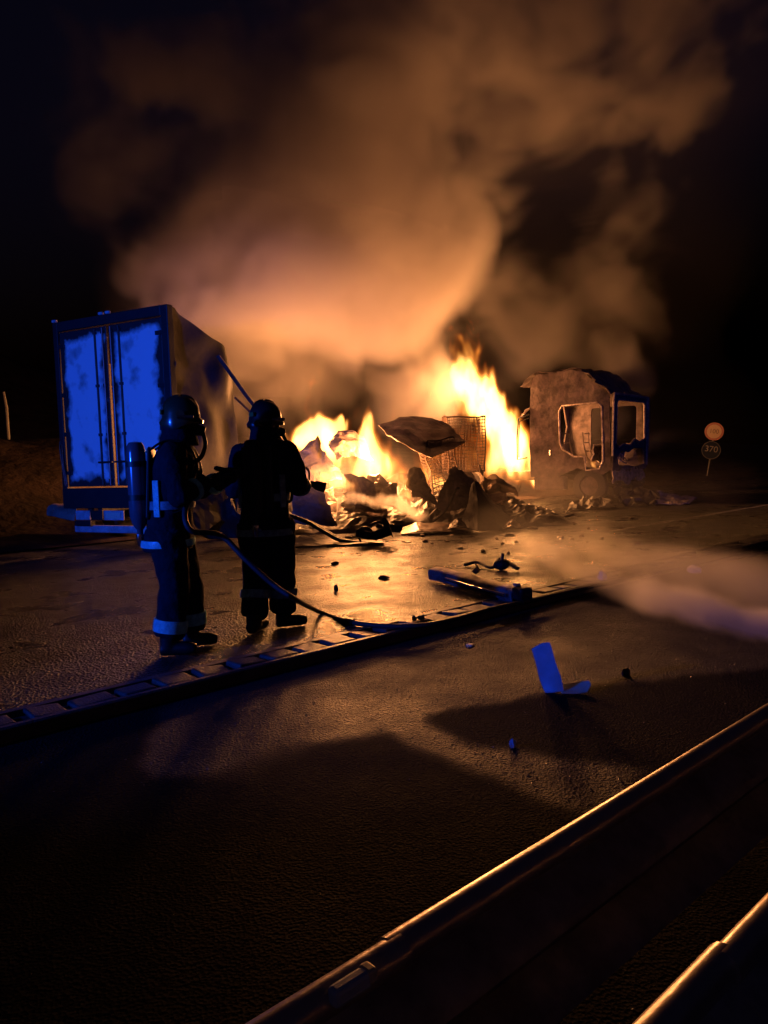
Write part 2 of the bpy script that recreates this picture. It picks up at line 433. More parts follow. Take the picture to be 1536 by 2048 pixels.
def fbm2(X, Y):
    out = [np.zeros(X.shape), np.zeros(X.shape)]
    rng = np.random.default_rng(3)
    for f, a_ in ((2.0, 1.0), (4.3, .6), (9.1, .35), (17, .2)):
        for k in (0, 1):
            for _ in range(3):
                th, ph = rng.random() * 6.28, rng.random() * 6.28
                out[k] += a_ * .5 * np.sin(f * (X * np.cos(th) + Y * np.sin(th)) + ph)
    return out
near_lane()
# kerb: a low concrete channel with separate raised blocks
def kerb():
    bm = bmesh.new()
    def prof(k0, k1, pts):
        a = [bm.verts.new(RW(k0, KN + n, z)) for n, z in pts]; b = [bm.verts.new(RW(k1, KN + n, z)) for n, z in pts]
        for i in range(len(pts)):
            bm.faces.new((a[i], a[(i + 1) % len(pts)], b[(i + 1) % len(pts)], b[i]))
        bm.faces.new(a[::-1]); bm.faces.new(b)
    prof(-40, 90, [(0.0, -.05), (0.0, .075), (.012, .085), (.05, .085), (.06, .045), (.27, .045), (.28, .082), (.34, .082), (.34, -.05)])
    base = structure(obj('kerb', bm, CONCRETE))
    bm = bmesh.new()
    box(bm, (0, 0, 0), (.225, .205, .05), bevel=.016)
    me_o = obj('kerb_block', bm, CONCRETE, base)
    k0 = G(-120, 1470, ROAD_Z).dot(K)
    ang = math.atan2(K.y, K.x)
    rng = random.Random(2)
    o = me_o
    for i in range(64):
        if i: o = me_o.copy(); link(o, base)
        p = RW(k0 + i * .27, KN + .165, .064 + rng.uniform(-.006, .006))
        o.location = p; o.rotation_euler = (rng.uniform(-.07, .07), rng.uniform(-.09, .09), ang + rng.uniform(-.09, .09)); o.scale = (rng.uniform(.7, 1.12), rng.uniform(.88, 1.0), rng.uniform(.6, 1.1))
kerb()
# verge and bank beyond the far carriageway
def verge():
    bm = bmesh.new()
    ks = np.concatenate([np.linspace(-60, -10, 20), np.linspace(-8, 45, 110), np.linspace(47, 120, 25)])
    ns = np.concatenate([np.linspace(VERGE_N - .3, VERGE_N + 16, 60), np.linspace(VERGE_N + 17, VERGE_N + 90, 34)])
    V = []
    for k in ks:
        row = []
        for n in ns:
            d = n - VERGE_N
            left = 1 - sstep(10, 26, k)
            h = .08 + .14 * sstep(0, .8, d) * (1 + .6 * mnoise.noise(Vector((k * .8, n * .8, 0))))
            h += 2.0 * sstep(1.0, 7.5, d) * (.12 + .88 * left)
            h += 11.0 * sstep(14, 60, d) * (.25 + .75 * (1 - sstep(15, 45, k))) * (1 + .35 * mnoise.noise(Vector((k * .08, n * .08, 3))))
            p = Vector((k * .5, n * .5, 0))
            h += .16 * min(1, max(0, d)) * (mnoise.noise(p * 1.3) + .5 * mnoise.noise(p * 4))
            row.append(bm.verts.new(RW(k, n, float(h))))
        V.append(row)
    for i in range(len(V) - 1):
        for j in range(len(V[0]) - 1):
            bm.faces.new((V[i][j], V[i + 1][j], V[i + 1][j + 1], V[i][j + 1]))
    return structure(obj('embankment', bm, EARTH, None, True))
verge()
# ------------------------------------------------------------------ guard rails beside the camera
def guard_rail(pxa, pxb, top, facing, label, joint_px=None):
    a, b = G(*pxa, top), G(*pxb, top)
    n0 = a.dot(NV); d = (b - a); d.z = 0
    n0 = (a.dot(NV) + b.dot(NV)) / 2
    root = thing('guard_rail', label, 'guard rail', RW(a.dot(K), n0, 0), 'guard rails between the road and the photographer')
    org = root.location.copy()
    prof = [(0.0, 0.0), (.012, -.004), (.022, -.018), (.078, -.062), (.083, -.085), (.078, -.105), (.012, -.148), (.006, -.160), (.012, -.172), (.078, -.212), (.083, -.232), (.078, -.252), (.016, -.30), (0, -.31)]
    def beam(k0, k1, lift, name):
        bm = bmesh.new()
        A, B = [], []
        for n, z in prof:
            A.append(bm.verts.new(RW(k0, n0 + facing * (n + lift), top + z) - org)); B.append(bm.verts.new(RW(k1, n0 + facing * (n + lift), top + z) - org))
        fs = []
        for i in range(len(prof) - 1):
            fs.append(bm.faces.new((A[i], A[i + 1], B[i + 1], B[i])))
        bmesh.ops.recalc_face_normals(bm, faces=bm.faces)
        bmesh.ops.solidify(bm, geom=bm.faces[:], thickness=.004)
        o = obj(name, bm, GALV, root, True)
        bm = bmesh.new()
        tube(bm, [RW(k0, n0 + facing * lift, top) - org, RW((k0 + k1) / 2, n0 + facing * lift, top) - org, RW(k1, n0 + facing * lift, top) - org], .023, 12)
        obj('rolled_edge', bm, RAIL_EDGE, o, True)
        return o
    ka = a.dot(K)
    kj = G(*joint_px, top).dot(K) if joint_px else ka + 2.6
    beam(kj - 4.3, kj + .02, 0.0, 'beam')
    beam(kj - .3 + .3, kj + 4.3, .006, 'beam')
    beam(kj + 4.0, kj + 12.0, 0.0, 'beam')
    for q in (-3.2, -1.2, 2.8, 4.8, 6.8, 8.8, 10.8):
        bm = bmesh.new()
        box(bm, RW(kj + q, n0 - facing * .06, top / 2 - .03) - org, (.06, .10, top - .06), Matrix.Rotation(math.atan2(K.y, K.x), 3, 'Z'), .006)
        obj('post', bm, GALV, root)
        bm = bmesh.new()
        tube(bm, [RW(kj + q, n0 - facing * .01, top - .16) - org, RW(kj + q, n0 + facing * .03, top - .16) - org], .014, 8)
        obj('bolt', bm, GALV, root)
    return root, n0, kj
r1, RN1, RK1 = guard_rail((580, 2048), (1536, 1430), .78, 1, 'guard rail nearer the road, carrying a small blue reflector', (800, 1925))
r2, RN2, RK2 = guard_rail((1340, 2048), (1536, 1820), .78, -1, 'guard rail farther from the road, bare along its top edge', (1440, 1935))
# reflector clipped on the rail
p = G(700, 1968, .80)
bm = bmesh.new()
rz = Matrix.Rotation(math.atan2(K.y, K.x), 3, 'Z')
box(bm, (0, 0, .010), (.060, .020, .024), rz, .006)
ro = obj('rail_reflector', bm, BLUE_PLASTIC); ro.location = (p.x, p.y, .786)
tag(ro, 'small blue reflector clipped on the top edge of the guard rail', 'reflector')
bm = bmesh.new(); box(bm, rz @ Vector((.030, 0, .013)), (.016, .022, .020), rz, .004)
obj('cap', bm, CREAM, ro)

# ------------------------------------------------------------------ the burnt trailer
def trailer():
    TOP = 4.08
    pr, pl = G(333, 607, TOP), G(104, 646, TOP)
    U = (pr - pl); U.z = 0; W_ = U.length; U.normalize()
    F = Vector((-U.y, U.x, 0))
    if F.y < 0: F = -F
    org = Vector((pl.x, pl.y, ROAD_Z))
    root = thing('trailer', 'burnt box trailer with sooted white rear doors, its front end collapsed into the fire', 'trailer', org)
    def T(u, f, z): return U * u + F * f + Vector((0, 0, z - ROAD_Z))
    rot = Matrix((U, F, Vector((0, 0, 1)))).transposed()
    def bx(name, u0, u1, f0, f1, z0, z1, m, par=root, bev=.012):
        bm = bmesh.new(); box(bm, T((u0 + u1) / 2, (f0 + f1) / 2, (z0 + z1) / 2), (u1 - u0, f1 - f0, z1 - z0), rot, bev)
        return obj(name, bm, m, par)
    # rear frame
    bx('corner_post', 0, .12, 0, .14, 1.0, TOP - .004, FRAME_DARK)
    bx('corner_post', W_ - .15, W_, 0, .14, 1.0, TOP - .004, FRAME_DARK)
    hd = bx('header', .122, W_ - .152, .002, .14, TOP - .17, TOP, FRAME_DARK)
    for u in (.03, W_ * .44, W_ * .50):
        bm = bmesh.new(); box(bm, T(u, .03, TOP + .028), (.10, .06, .05), rot, .015); obj('marker_lamp', bm, WHITE_PAINT, hd)
    bx('sill', .0, W_, -.01, .15, .74, 1.10, FRAME_DARK)
    # doors
    zl, zh = 1.13, TOP - .19
    mid = W_ * .485
    for u0, u1, sgn in ((.135, mid - .03, -1), (mid + .03, W_ - .17, 1)):
        # the plate mesh stands in its own frame so that the burnt edge follows the door
        bm = bmesh.new(); box(bm, (0, 0, 0), (u1 - u0, .04, zh - zl), None, .01)
        d = obj('door', bm, DOOR, root); DM = Matrix.Translation(T((u0 + u1) / 2, .05, (zl + zh) / 2)) @ rot.to_4x4(); d.matrix_local = DM
        inv = DM.inverted()
        for q in ((u1 - .07, u1 - .26) if sgn < 0 else (u0 + .07, u0 + .26)):
            bm = bmesh.new()
            tube(bm, [inv @ T(q, .005, zl + .02), inv @ T(q + .008, .003, (zl + zh) / 2), inv @ T(q, .005, zh - .03)], .016, 8)
            obj('locking_rod', bm, STEEL_ROD if abs(q - (u1 if sgn < 0 else u0)) < .1 else RUST, d, True)
            for zz in (zl + .1, zl + .9, zl + 1.75, zh - .1):
                bm = bmesh.new(); box(bm, inv @ T(q, .012, zz), (.075, .035, .05), None, .006); obj('rod_bracket', bm, FRAME_DARK, d)
        q = u1 - .17 if sgn < 0 else u0 + .17
        bm = bmesh.new(); box(bm, inv @ T(q, -.002, zl + .42), (.34, .025, .035), None, .006); obj('door_handle', bm, FRAME_DARK, d)
        for zz in (zl + .25, zl + .95, zl + 1.65, zh - .25):
            hx = u0 + .05 if sgn < 0 else u1 - .05
            bm = bmesh.new(); box(bm, inv @ T(hx, .018, zz), (.16, .03, .07), None, .008); obj('hinge', bm, FRAME_DARK, d)
    # loose trim rods at the left corner
    bm = bmesh.new(); tube(bm, smooth_path([T(.03, -.02, 1.95), T(.06, -.05, 1.75), T(.10, -.05, 1.45), T(.13, -.04, 1.15)]), .013, 8); obj('trim_strip', bm, STEEL_ROD, root, True)
    bm = bmesh.new(); tube(bm, smooth_path([T(.08, -.02, 1.9), T(.13, -.06, 1.55), T(.19, -.05, 1.14)]), .011, 8); obj('trim_strip', bm, STEEL_ROD, root, True)
    # crumpled side wall
    g = lambda u, f, z: org + T(u, f, z)
    L_ = 1.55
    rows = [[T(W_ - .01, .14, TOP - .03), T(W_ + .0, .45, TOP - .16), T(W_ + .10, .85, TOP - .36), T(W_ + .06, 1.25, TOP - .52), T(W_ - .05, L_, TOP - .80)],
            [T(W_ - .01, .14, 3.3), T(W_ - .06, .45, 3.2), T(W_ - .02, .85, 3.1), T(W_ + .10, 1.25, 3.15), T(W_ + .02, L_, 3.0)],
            [T(W_ - .01, .14, 2.2), T(W_ + .03, .45, 2.2), T(W_ + .10, .85, 2.2), T(W_ + .02, 1.25, 2.2), T(W_ + .04, L_, 2.2)],
            [T(W_ - .01, .14, 1.1), T(W_ + .0, .45, 1.05), T(W_ + .03, .85, 1.05), T(W_ + .04, 1.25, 1.0), T(W_ + .10, L_ + .05, .95)]]
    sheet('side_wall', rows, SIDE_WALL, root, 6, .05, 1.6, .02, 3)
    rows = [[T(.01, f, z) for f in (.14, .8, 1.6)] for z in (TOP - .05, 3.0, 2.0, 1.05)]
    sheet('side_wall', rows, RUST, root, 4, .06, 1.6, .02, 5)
    rows = [[T(u, f, z - .25 * math.sin(u / W_ * math.pi) * f) for f, z in ((.14, TOP - .03), (.45, TOP - .18), (.85, TOP - .40), (1.2, TOP - .58))] for u in (.02, .9, 1.7, W_ - .03)]
    sheet('roof', rows, SOOT, root, 4, .05, 2, .02, 6)
    rows = [[T(W_ + .02, f, 1.04), T(W_ + .03, f, .75), T(W_ + .02 + .05 * math.sin(f * 5), f, .36 + .08 * math.sin(f * 7))] for f in (.12, .6, 1.1, 1.7)]
    sheet('wheel_hiding_sheet', rows, SIDE_WALL, root, 4, .04, 3, .015, 14, smooth=False, angular=True)  # added dark sheet, no real trailer part: hides the lit wheel where shade belongs
    # remains of the wall folded down towards the fire
    rows = [[P(448, 1005, 13.0) - org, P(480, 960, 13.6) - org, P(520, 940, 14.2) - org, P(570, 955, 14.8) - org, P(600, 985, 15.0) - org],
            [P(446, 1035, 12.9) - org, P(485, 1010, 13.2) - org, P(530, 1000, 13.8) - org, P(575, 1005, 14.4) - org, P(610, 1020, 14.6) - org],
            [P(440, 1068, 12.7) - org, P(490, 1070, 12.8) - org, P(540, 1064, 13.2) - org, P(590, 1056, 13.8) - org, P(620, 1052, 14.2) - org]]
    for r_ in rows:
        for p_ in r_: p_.z = max(p_.z, .01)
    sheet('collapsed_wall', rows, SIDE_WALL, root, 6, .09, 1.8, .02, 9, smooth=False, angular=True)
    # fallen roof rail
    a, b = P(436, 712, 13.2) - org, P(580, 905, 14.6) - org
    bm = bmesh.new(); tube(bm, smooth_path([a, a.lerp(b, .4) + Vector((0, 0, -.03)), a.lerp(b, .7) + Vector((0, 0, .02)), b]), .045, 8, flat=.6); obj('fallen_rail', bm, RUST, root, True)
    a, b = P(470, 795, 13.6) - org, P(560, 880, 14.4) - org
    bm = bmesh.new(); tube(bm, [a, a.lerp(b, .5), b], .02, 6); obj('fallen_rail', bm, RUST, root, True)
    # chassis and wheels
    for u in (.75, W_ - .75):
        bx('chassis_rail', u - .05, u + .05, .16, 5.2, .66, .98, SOOT)
    for f in (1.25, 2.55):
        bm = bmesh.new(); tube(bm, [T(.35, f, .56), T(W_ - .35, f, .56)], .07, 8); obj('axle', bm, SOOT, root, True)
        for u in (.22, W_ - .22):
            bm = bmesh.new()
            c = T(u, f, .56)
            prof = [(-.19, .30), (-.19, .42), (-.15, .475), (.15, .475), (.19, .42), (.19, .30)]
            ring = [[bm.verts.new(c + U * x + (F * math.cos(t) + Vector((0, 0, math.sin(t)))) * r) for x, r in prof] for t in [2 * math.pi * k / 24 for k in range(24)]]
            for k in range(24):
                for j in range(6):
                    bm.faces.new((ring[k][j], ring[k][(j + 1) % 6], ring[(k + 1) % 24][(j + 1) % 6], ring[(k + 1) % 24][j]))
            w = obj('wheel', bm, RUBBER, root, True)
            bm = bmesh.new(); tube(bm, [c - U * .1, c + U * .1], .295, 18); obj('rim', bm, SOOT, w)
    # underrun guard with lamp boxes, and a mudguard torn aside
    for u in (.55, W_ - .55):
        bm = bmesh.new(); box(bm, T(u, .14, .60), (.09, .07, .40), rot, .01); obj('bumper_bracket', bm, SOOT, root)
    bx('underrun_bar', .20, W_ - .1, .04, .13, .30, .43, WHITE_PAINT, root, .02)
    for u0, u1, m in ((.30, .66, WHITE_PAINT), (.70, .98, FRAME_DARK), (1.02, 1.5, WHITE_PAINT), (1.7, 2.1, WHITE_PAINT)):
        lb = bx('lamp_box', u0, u1, .0, .035, .53, .70, m, root, .01)
    bx('number_plate', 1.08, 1.44, -.012, -.002, .56, .67, CREAM, root, .003)
    bm = bmesh.new(); box(bm, T(.50, -.005, .47), (.40, .05, .10), rot, .01); obj('lamp_shroud', bm, FRAME_DARK, root)
    rows = [[T(-.34, .2, .82), T(-.12, .25, .84), T(.12, .2, .86)], [T(-.28, -.1, .80), T(-.1, -.08, .77), T(.25, .05, .70)], [T(-.2, -.2, .62), T(.05, -.15, .58), T(.30, -.02, .52)]]
    sheet('mudguard', rows, PALE_SHEET, root, 5, .03, 2, .012, 8)
    return root
trailer()

# ------------------------------------------------------------------ the burnt cab
def cab():
    AZ = R(128)
    Hd = Vector((math.sin(AZ), math.cos(AZ), 0)); Q = Vector((-Hd.y, Hd.x, 0))
    if Q.y < 0: Q = -Q
    near_front = P(1219, 900, 20.0); near_front.z = ROAD_Z
    LS, LW = 2.30, 2.48
    org = near_front - Hd * LS
    root = thing('truck_cab', 'burnt-out truck cab, rusted shell with empty windows and smouldering interior', 'truck', org)
    lean = Matrix.Rotation(R(1.8), 3, 'X')
    def T(s, q, z): 
        return Hd * (s + .03 * (z - 1)) + Q * q + Vector((0, 0, z - ROAD_Z))
    rot = Matrix((Hd, Q, Vector((0, 0, 1)))).transposed()
    outline = [(0.02, .78), (0.0, 1.45), (-.02, 2.4), (0.0, 3.25), (.10, 3.50), (.25, 3.60), (.45, 3.57), (.7, 3.63), (.95, 3.59), (1.15, 3.64), (1.35, 3.58), (1.55, 3.53), (1.72, 3.36), (1.85, 3.30), (1.98, 3.12), (2.12, 3.04), (2.24, 2.90), (2.30, 1.9), (2.32, .95), (2.1, .82), (1.75, .90), (1.4, 1.0), (.8, .78)]
    door = [(.88, 2.55), (.96, 2.68), (1.95, 2.70), (2.06, 2.60), (2.10, 1.8), (2.12, 1.2), (2.02, .98), (1.66, .94), (1.60, 1.30), (1.30, 1.32), (1.16, 1.42), (.98, 1.52), (.90, 1.7)]
    bm = bmesh.new(); plate_with_holes(bm, outline, [door], lambda s, z, t: T(s, t, z), .05, .035, 2.0); obj('side_panel', bm, CAB_RUST, root, True)
    # pale burnt rim round the door opening
    bm = bmesh.new(); tube(bm, [T(s, -.012, z) for s, z in door], .030, 6, closed=True); obj('door_frame', bm, SCALE, root, True)
    fw = rrect(.75, 2.1, 1.45, 2.70, .1)
    bm = bmesh.new(); plate_with_holes(bm, outline, [fw], lambda s, z, t: T(s, LW - .05 + t, z), .05); obj('side_panel', bm, CAB_RUST, root)
    # rear wall
    back = [(.06, .80), (.06, 3.5), (LW - .06, 3.5), (LW - .06, .80)]
    bm = bmesh.new(); plate_with_holes(bm, back, [[(1.0, 1.5), (.9, 2.7), (1.2, 3.0), (2.0, 2.95), (2.3, 2.2), (2.0, 1.4)]], lambda q, z, t: T(.02 + t, q, z), .04); obj('rear_wall', bm, CAB_RUST, root)
    # roof: follows the side outline, burnt through towards the front
    top = [(0.0, 3.25), (.10, 3.52), (.25, 3.60), (.8, 3.625), (1.30, 3.62), (1.55, 3.54), (1.85, 3.28), (2.12, 3.02), (2.26, 2.90)]
    rows = [[T(s, q, z + .01 + .05 * math.sin(math.pi * q / LW)) for s, z in top] for q in (.01, .8, 1.6, LW - .01)]
    sheet('roof', rows, CAB_RUST, root, 3, .11, 3.0, .02, 11)
    # windscreen frame and burnt front
    ws_ = [(.16, 1.62), (.20, 2.66), (.30, 2.76), (2.18, 2.76), (2.28, 2.66), (2.32, 1.75), (1.9, 1.66), (1.55, 1.74), (1.2, 1.56), (.7, 1.60), (.4, 1.52)]
    gr_ = [(.42, 1.02), (.36, 1.25), (.62, 1.42), (1.1, 1.38), (1.5, 1.50), (2.25, 1.48), (2.32, 1.05), (1.6, .98), (1.1, 1.04)]
    fo = [(.0, .90), (.0, 2.84), (.05, 2.90), (LW - .05, 2.90), (LW, 2.86), (LW, .90)]
    bm = bmesh.new(); plate_with_holes(bm, fo, [ws_, gr_], lambda q, z, t: T(LS + .02 + t, q, z), .05, .03, 5.0); obj('front_panel', bm, CAB_RUST, root, True)
    bm = bmesh.new(); tube(bm, [T(LS + .08, q, z) for q, z in ws_], .028, 6, closed=True); obj('windscreen_frame', bm, SCALE, root, True)
    bm = bmesh.new(); tube(bm, smooth_path([T(LS + .07, .0, 1.3), T(LS + .08, .0, 2.4), T(LS + .08, .04, 2.86), T(LS + .08, .3, 2.90), T(LS + .08, 2.2, 2.90), T(LS + .10, LW, 2.90)], 4), .035, 6); obj('window_surround', bm, SCALE, root, True)
    bm = bmesh.new(); tube(bm, [T(LS + .10, LW, 2.90), T(LS + .10, LW, 2.3), T(LS + .08, LW, 1.0)], [.05, .06, .05], 6); obj('window_pillar', bm, SCALE, root, True)
    # bumper, sagging and blistered
    rows = [[T(LS + .10 + .06 * math.sin(q * 2), q, z + .05 * math.sin(q * 5)) for q in (-.02, .5, 1.0, 1.6, 2.1, LW + .02)] for z in (.92, .80, .62)]
    sheet('bumper', rows, SCALE, root, 5, .07, 4, .03, 15)
    rows = [[T(LS + .02 + .08 * math.sin(q * 3), q, z) for q in (.2, .8, 1.4, 2.0, LW - .1)] for z in (.6, .46, .30)]
    sheet('lower_valance', rows, SOOT, root, 5, .10, 5, .02, 16)
    # interior: dashboard, steering wheel, seat frames
    rows = [[T(LS - .12, q, 1.50 + .10 * math.sin(q * 4)) for q in (.1, .7, 1.2, 1.8, 2.35)], [T(LS - .45, q, 1.56 + .08 * math.sin(q * 3 + 1)) for q in (.1, .7, 1.2, 1.8, 2.35)], [T(LS - .55, q, 1.15) for q in (.1, .7, 1.2, 1.8, 2.35)]]
    sheet('dashboard', rows, SCALE, root, 5, .08, 4, .03, 17)
    c = T(LS - .20, 1.25, 1.26); ax = (Hd * .75 + Vector((0, 0, .65))).normalized(); e1 = Q.copy(); e2 = ax.cross(e1).normalized()
    bm = bmesh.new(); tube(bm, [c + (e1 * math.cos(a) + e2 * math.sin(a)) * .23 for a in [2 * math.pi * k / 20 for k in range(20)]], .018, 6, closed=True)
    sw = obj('steering_wheel', bm, SCALE, root, True)
    bm = bmesh.new()
    for a in (20, 160, 270):
        tube(bm, [c, c + (e1 * math.cos(R(a)) + e2 * math.sin(R(a))) * .23], .014, 6)
    tube(bm, [c, c - ax * .0 - Hd * .15 + Vector((0, 0, -.5))], .03, 6)
    obj('spoke', bm, SCALE, sw, True)
    for q in (.55, 1.9):
        bm = bmesh.new(); 
        for dq in (-.2, .2):
            tube(bm, smooth_path([T(1.35, q + dq, 1.15), T(1.0, q + dq, 1.2), T(.85, q + dq, 1.6), T(.8, q + dq, 2.0)]), .022, 6)
        for zz in (1.45, 1.7, 1.95): tube(bm, [T(.86, q - .2, zz), T(.84, q + .2, zz)], .016, 6)
        obj('seat_frame', bm, CAB_RUST, root, True)
    rows = [[T(s, q, .98 + .06 * math.sin(5 * s + 3 * q)) for q in (.05, .9, 1.7, 2.4)] for s in (.05, .8, 1.6, 2.2)]
    sheet('floor', rows, SOOT, root, 4, .05, 3, .03, 18)
    # frame hanging off the rear edge, roof deflector, handle
    bm = bmesh.new(); tube(bm, [T(-.02, -.02, 2.52), T(-.30, -.10, 2.42), T(-.33, -.12, 1.9), T(-.32, -.12, 1.28), T(-.06, -.02, 1.33)], .022, 6); obj('mirror_frame', bm, SOOT, root, True)
    bm = bmesh.new(); tube(bm, [T(-.02, -.03, 2.42), T(-.26, -.1, 2.34), T(-.29, -.1, 1.9), T(-.28, -.1, 1.34)], .014, 6); obj('mirror_frame', bm, SOOT, root, True)
    rows = [[T(-.02, q, 2.70), T(-.16, q, 2.60), T(-.28, q, 2.48)] for q in (-.08, .05)]
    sheet('torn_strip', rows, SCALE, root, 4, .06, 5, .012, 20)
    rows = [[T(.32, q, 3.66), T(.05, q, 3.60), T(-.28, q - .05, 3.30)] for q in (-.02, .12, .5)]
    sheet('roof_deflector', rows, CAB_RUST, root, 4, .04, 4, .02, 19)
    bm = bmesh.new(); box(bm, T(.62, -.03, 1.44), (.05, .03, .16), rot, .01); obj('door_handle', bm, STEEL_ROD, root)
    # step box and wheels
    bm = bmesh.new(); box(bm, T(.55, .2, .60), (.9, .3, .36), rot, .04); obj('fuel_tank', bm, CAB_RUST, root)
    for q in (.75, 1.73):
        bm = bmesh.new(); box(bm, T(-.9, q, .80), (5.6, .09, .26), rot, .01); obj('chassis_rail', bm, SOOT, root)
    for s, rr in ((1.72, .47), (-2.0, .47)):
        for q in (.16, LW - .16):
            c = T(s, q, rr + ROAD_Z - .02)
            bm = bmesh.new()
            prof = [(-.15, .26), (-.15, rr - .09), (-.11, rr - .01), (.11, rr - .01), (.15, rr - .09), (.15, .26)]
            ring = [[bm.verts.new(c + Q * x + (Hd * math.cos(t) + Vector((0, 0, math.sin(t)))) * r) for x, r in prof] for t in [2 * math.pi * k / 24 for k in range(24)]]
            for k in range(24):
                for j in range(6):
                    bm.faces.new((ring[k][j], ring[k][(j + 1) % 6], ring[(k + 1) % 24][(j + 1) % 6], ring[(k + 1) % 24][j]))
            w = obj('wheel', bm, RUBBER, root, True)
            bm = bmesh.new(); tube(bm, [c - Q * .08, c + Q * .08], .255, 16); obj('rim', bm, CAB_RUST, w)
    # front number plate carrier and axle
    bm = bmesh.new(); tube(bm, [T(1.72, .2, .5), T(1.72, LW - .2, .5)], .06, 8); obj('axle', bm, SOOT, root, True)
    return root, T, org
CAB, CT, CO = cab()

# ------------------------------------------------------------------ heap of crumpled sheets
HEAP = 'crumpled sheets in the burning heap'
def scrap(name, grid, m, label, seed, crumple=.05, cscale=2.5, thick=.014, sub=6, group=HEAP, category='sheet metal'):
    rows = [[P(x, y, d) for x, y, d in r] for r in grid]
    for r in rows:
        for p in r:
            if p.z < ROAD_Z + .02: p.z = ROAD_Z + .02
    o = sheet(name, rows, m, None, sub, crumple * 1.1, cscale * 1.25, thick, seed, smooth=False, angular=True)
    # the object's origin goes to its base
    co = np.array([v.co[:] for v in o.data.vertices]); c = Vector((co[:, 0].mean(), co[:, 1].mean(), co[:, 2].min()))
    o.data.transform(Matrix.Translation(-c)); o.location = c
    return tag(o, label, category, group)
scrap('metal_sheet', [[(760, 852, 16.6), (800, 836, 16.9), (850, 834, 16.9), (892, 846, 16.6)], [(772, 868, 16.2), (815, 860, 16.3), (862, 858, 16.3), (912, 866, 16.2)], [(800, 884, 15.7), (835, 905, 15.5), (862, 917, 15.4), (930, 884, 15.7)]], SHEET,
      'large dark sheet draped over the wire cage like a canopy', 21, .028, 1.8)
scrap('metal_sheet', [[(656, 884, 16.3), (676, 864, 16.5), (704, 862, 16.6), (728, 874, 16.5)], [(662, 898, 16.1), (684, 884, 16.2), (708, 884, 16.3), (735, 896, 16.2)], [(676, 918, 15.9), (696, 912, 16.0), (716, 914, 16.1), (745, 922, 16.0)]], PALE_SHEET,
      'arched pale sheet behind the broad middle flame', 22)
scrap('metal_sheet', [[(598, 905, 15.9), (618, 885, 16.0), (638, 873, 16.1), (644, 892, 15.9)], [(600, 935, 15.6), (625, 925, 15.7), (648, 925, 15.7), (668, 930, 15.6)], [(604, 975, 15.4), (628, 970, 15.4), (655, 962, 15.5), (690, 958, 15.5)]], PALE_SHEET,
      'leaning pale sheet with a pointed top next to the leftmost flame', 23)
scrap('metal_sheet', [[(722, 962, 15.1), (742, 950, 15.2), (757, 945, 15.2), (762, 964, 15.1)], [(716, 985, 14.9), (742, 982, 14.9), (770, 978, 14.9), (796, 968, 14.9)], [(726, 1010, 14.7), (752, 1012, 14.7), (776, 1010, 14.7), (796, 1006, 14.7)]], SHEET,
      'dark folded sheet with a jagged tip below the middle flame', 24, .06)
scrap('metal_sheet', [[(814, 944, 15.3), (828, 936, 15.3), (842, 938, 15.3)], [(812, 970, 15.0), (834, 972, 15.1), (856, 968, 15.1)], [(826, 992, 14.8), (850, 1000, 14.8), (876, 1008, 14.8)]], SHEET,
      'dark reddish panel slanting down beside the narrow flame', 25, .05)
scrap('metal_sheet', [[(900, 938, 15.1), (908, 933, 15.1), (928, 944, 15.1), (946, 962, 15.0)], [(886, 972, 14.9), (905, 970, 14.9), (925, 972, 14.9), (948, 980, 14.9)], [(868, 1018, 14.7), (895, 1020, 14.7), (925, 1018, 14.7), (945, 1015, 14.7)]], SHEET,
      'dark pointed panel standing under the near wire cage', 26, .05)
scrap('metal_sheet', [[(944, 968, 14.5), (950, 962, 14.5), (958, 966, 14.6), (968, 980, 14.6)], [(936, 1005, 14.2), (955, 1005, 14.1), (978, 1004, 14.2), (996, 1012, 14.4)], [(922, 1052, 13.9), (955, 1062, 13.6), (1000, 1064, 13.6), (1040, 1052, 13.9)]], SOOT,
      'large dark pyramid-shaped panel standing at the edge of the heap', 27, .018, 1.6)
scrap('metal_sheet', [[(1008, 1050, 13.9), (1024, 1040, 13.9), (1040, 1046, 13.9)], [(1004, 1060, 13.6), (1024, 1056, 13.6), (1043, 1058, 13.6)]], SHEET,
      'small curled dark flap at the foot of the pyramid-shaped panel', 28, .03, 4)
scrap('metal_sheet', [[(806, 1058, 13.9), (830, 1046, 14.1), (880, 1046, 14.1), (930, 1048, 14.1)], [(800, 1068, 13.5), (840, 1064, 13.4), (885, 1064, 13.4), (935, 1064, 13.4)]], SHEET,
      'low flat sheet lying on the wet road in front of the heap', 29, .03, 2)
scrap('metal_sheet', [[(900, 1050, 13.7), (915, 1038, 13.8), (930, 1046, 13.8)], [(896, 1060, 13.4), (915, 1054, 13.4), (934, 1058, 13.4)]], SOOT,
      'small rounded dark lump on the end of the low flat sheet', 30, .02, 4)
scrap('metal_sheet', [[(958, 972, 16.0), (978, 952, 16.1), (994, 948, 16.1), (1006, 960, 16.1)], [(962, 992, 15.8), (982, 982, 15.9), (1000, 982, 15.9), (1012, 988, 15.9)], [(968, 1014, 15.6), (988, 1012, 15.6), (1004, 1012, 15.6), (1018, 1014, 15.6)]], PALE_SHEET,
      'pale bent sheet behind the pyramid-shaped panel', 33, .04)
scrap('metal_sheet', [[(1036, 1024, 15.6), (1058, 1010, 15.9), (1082, 1014, 15.9), (1108, 1022, 15.7)], [(1032, 1036, 15.0), (1060, 1034, 15.0), (1086, 1034, 15.0), (1114, 1034, 15.0)]], SOOT,
      'low dark hump of scrap lying between the heap and the cab', 34, .05, 3)
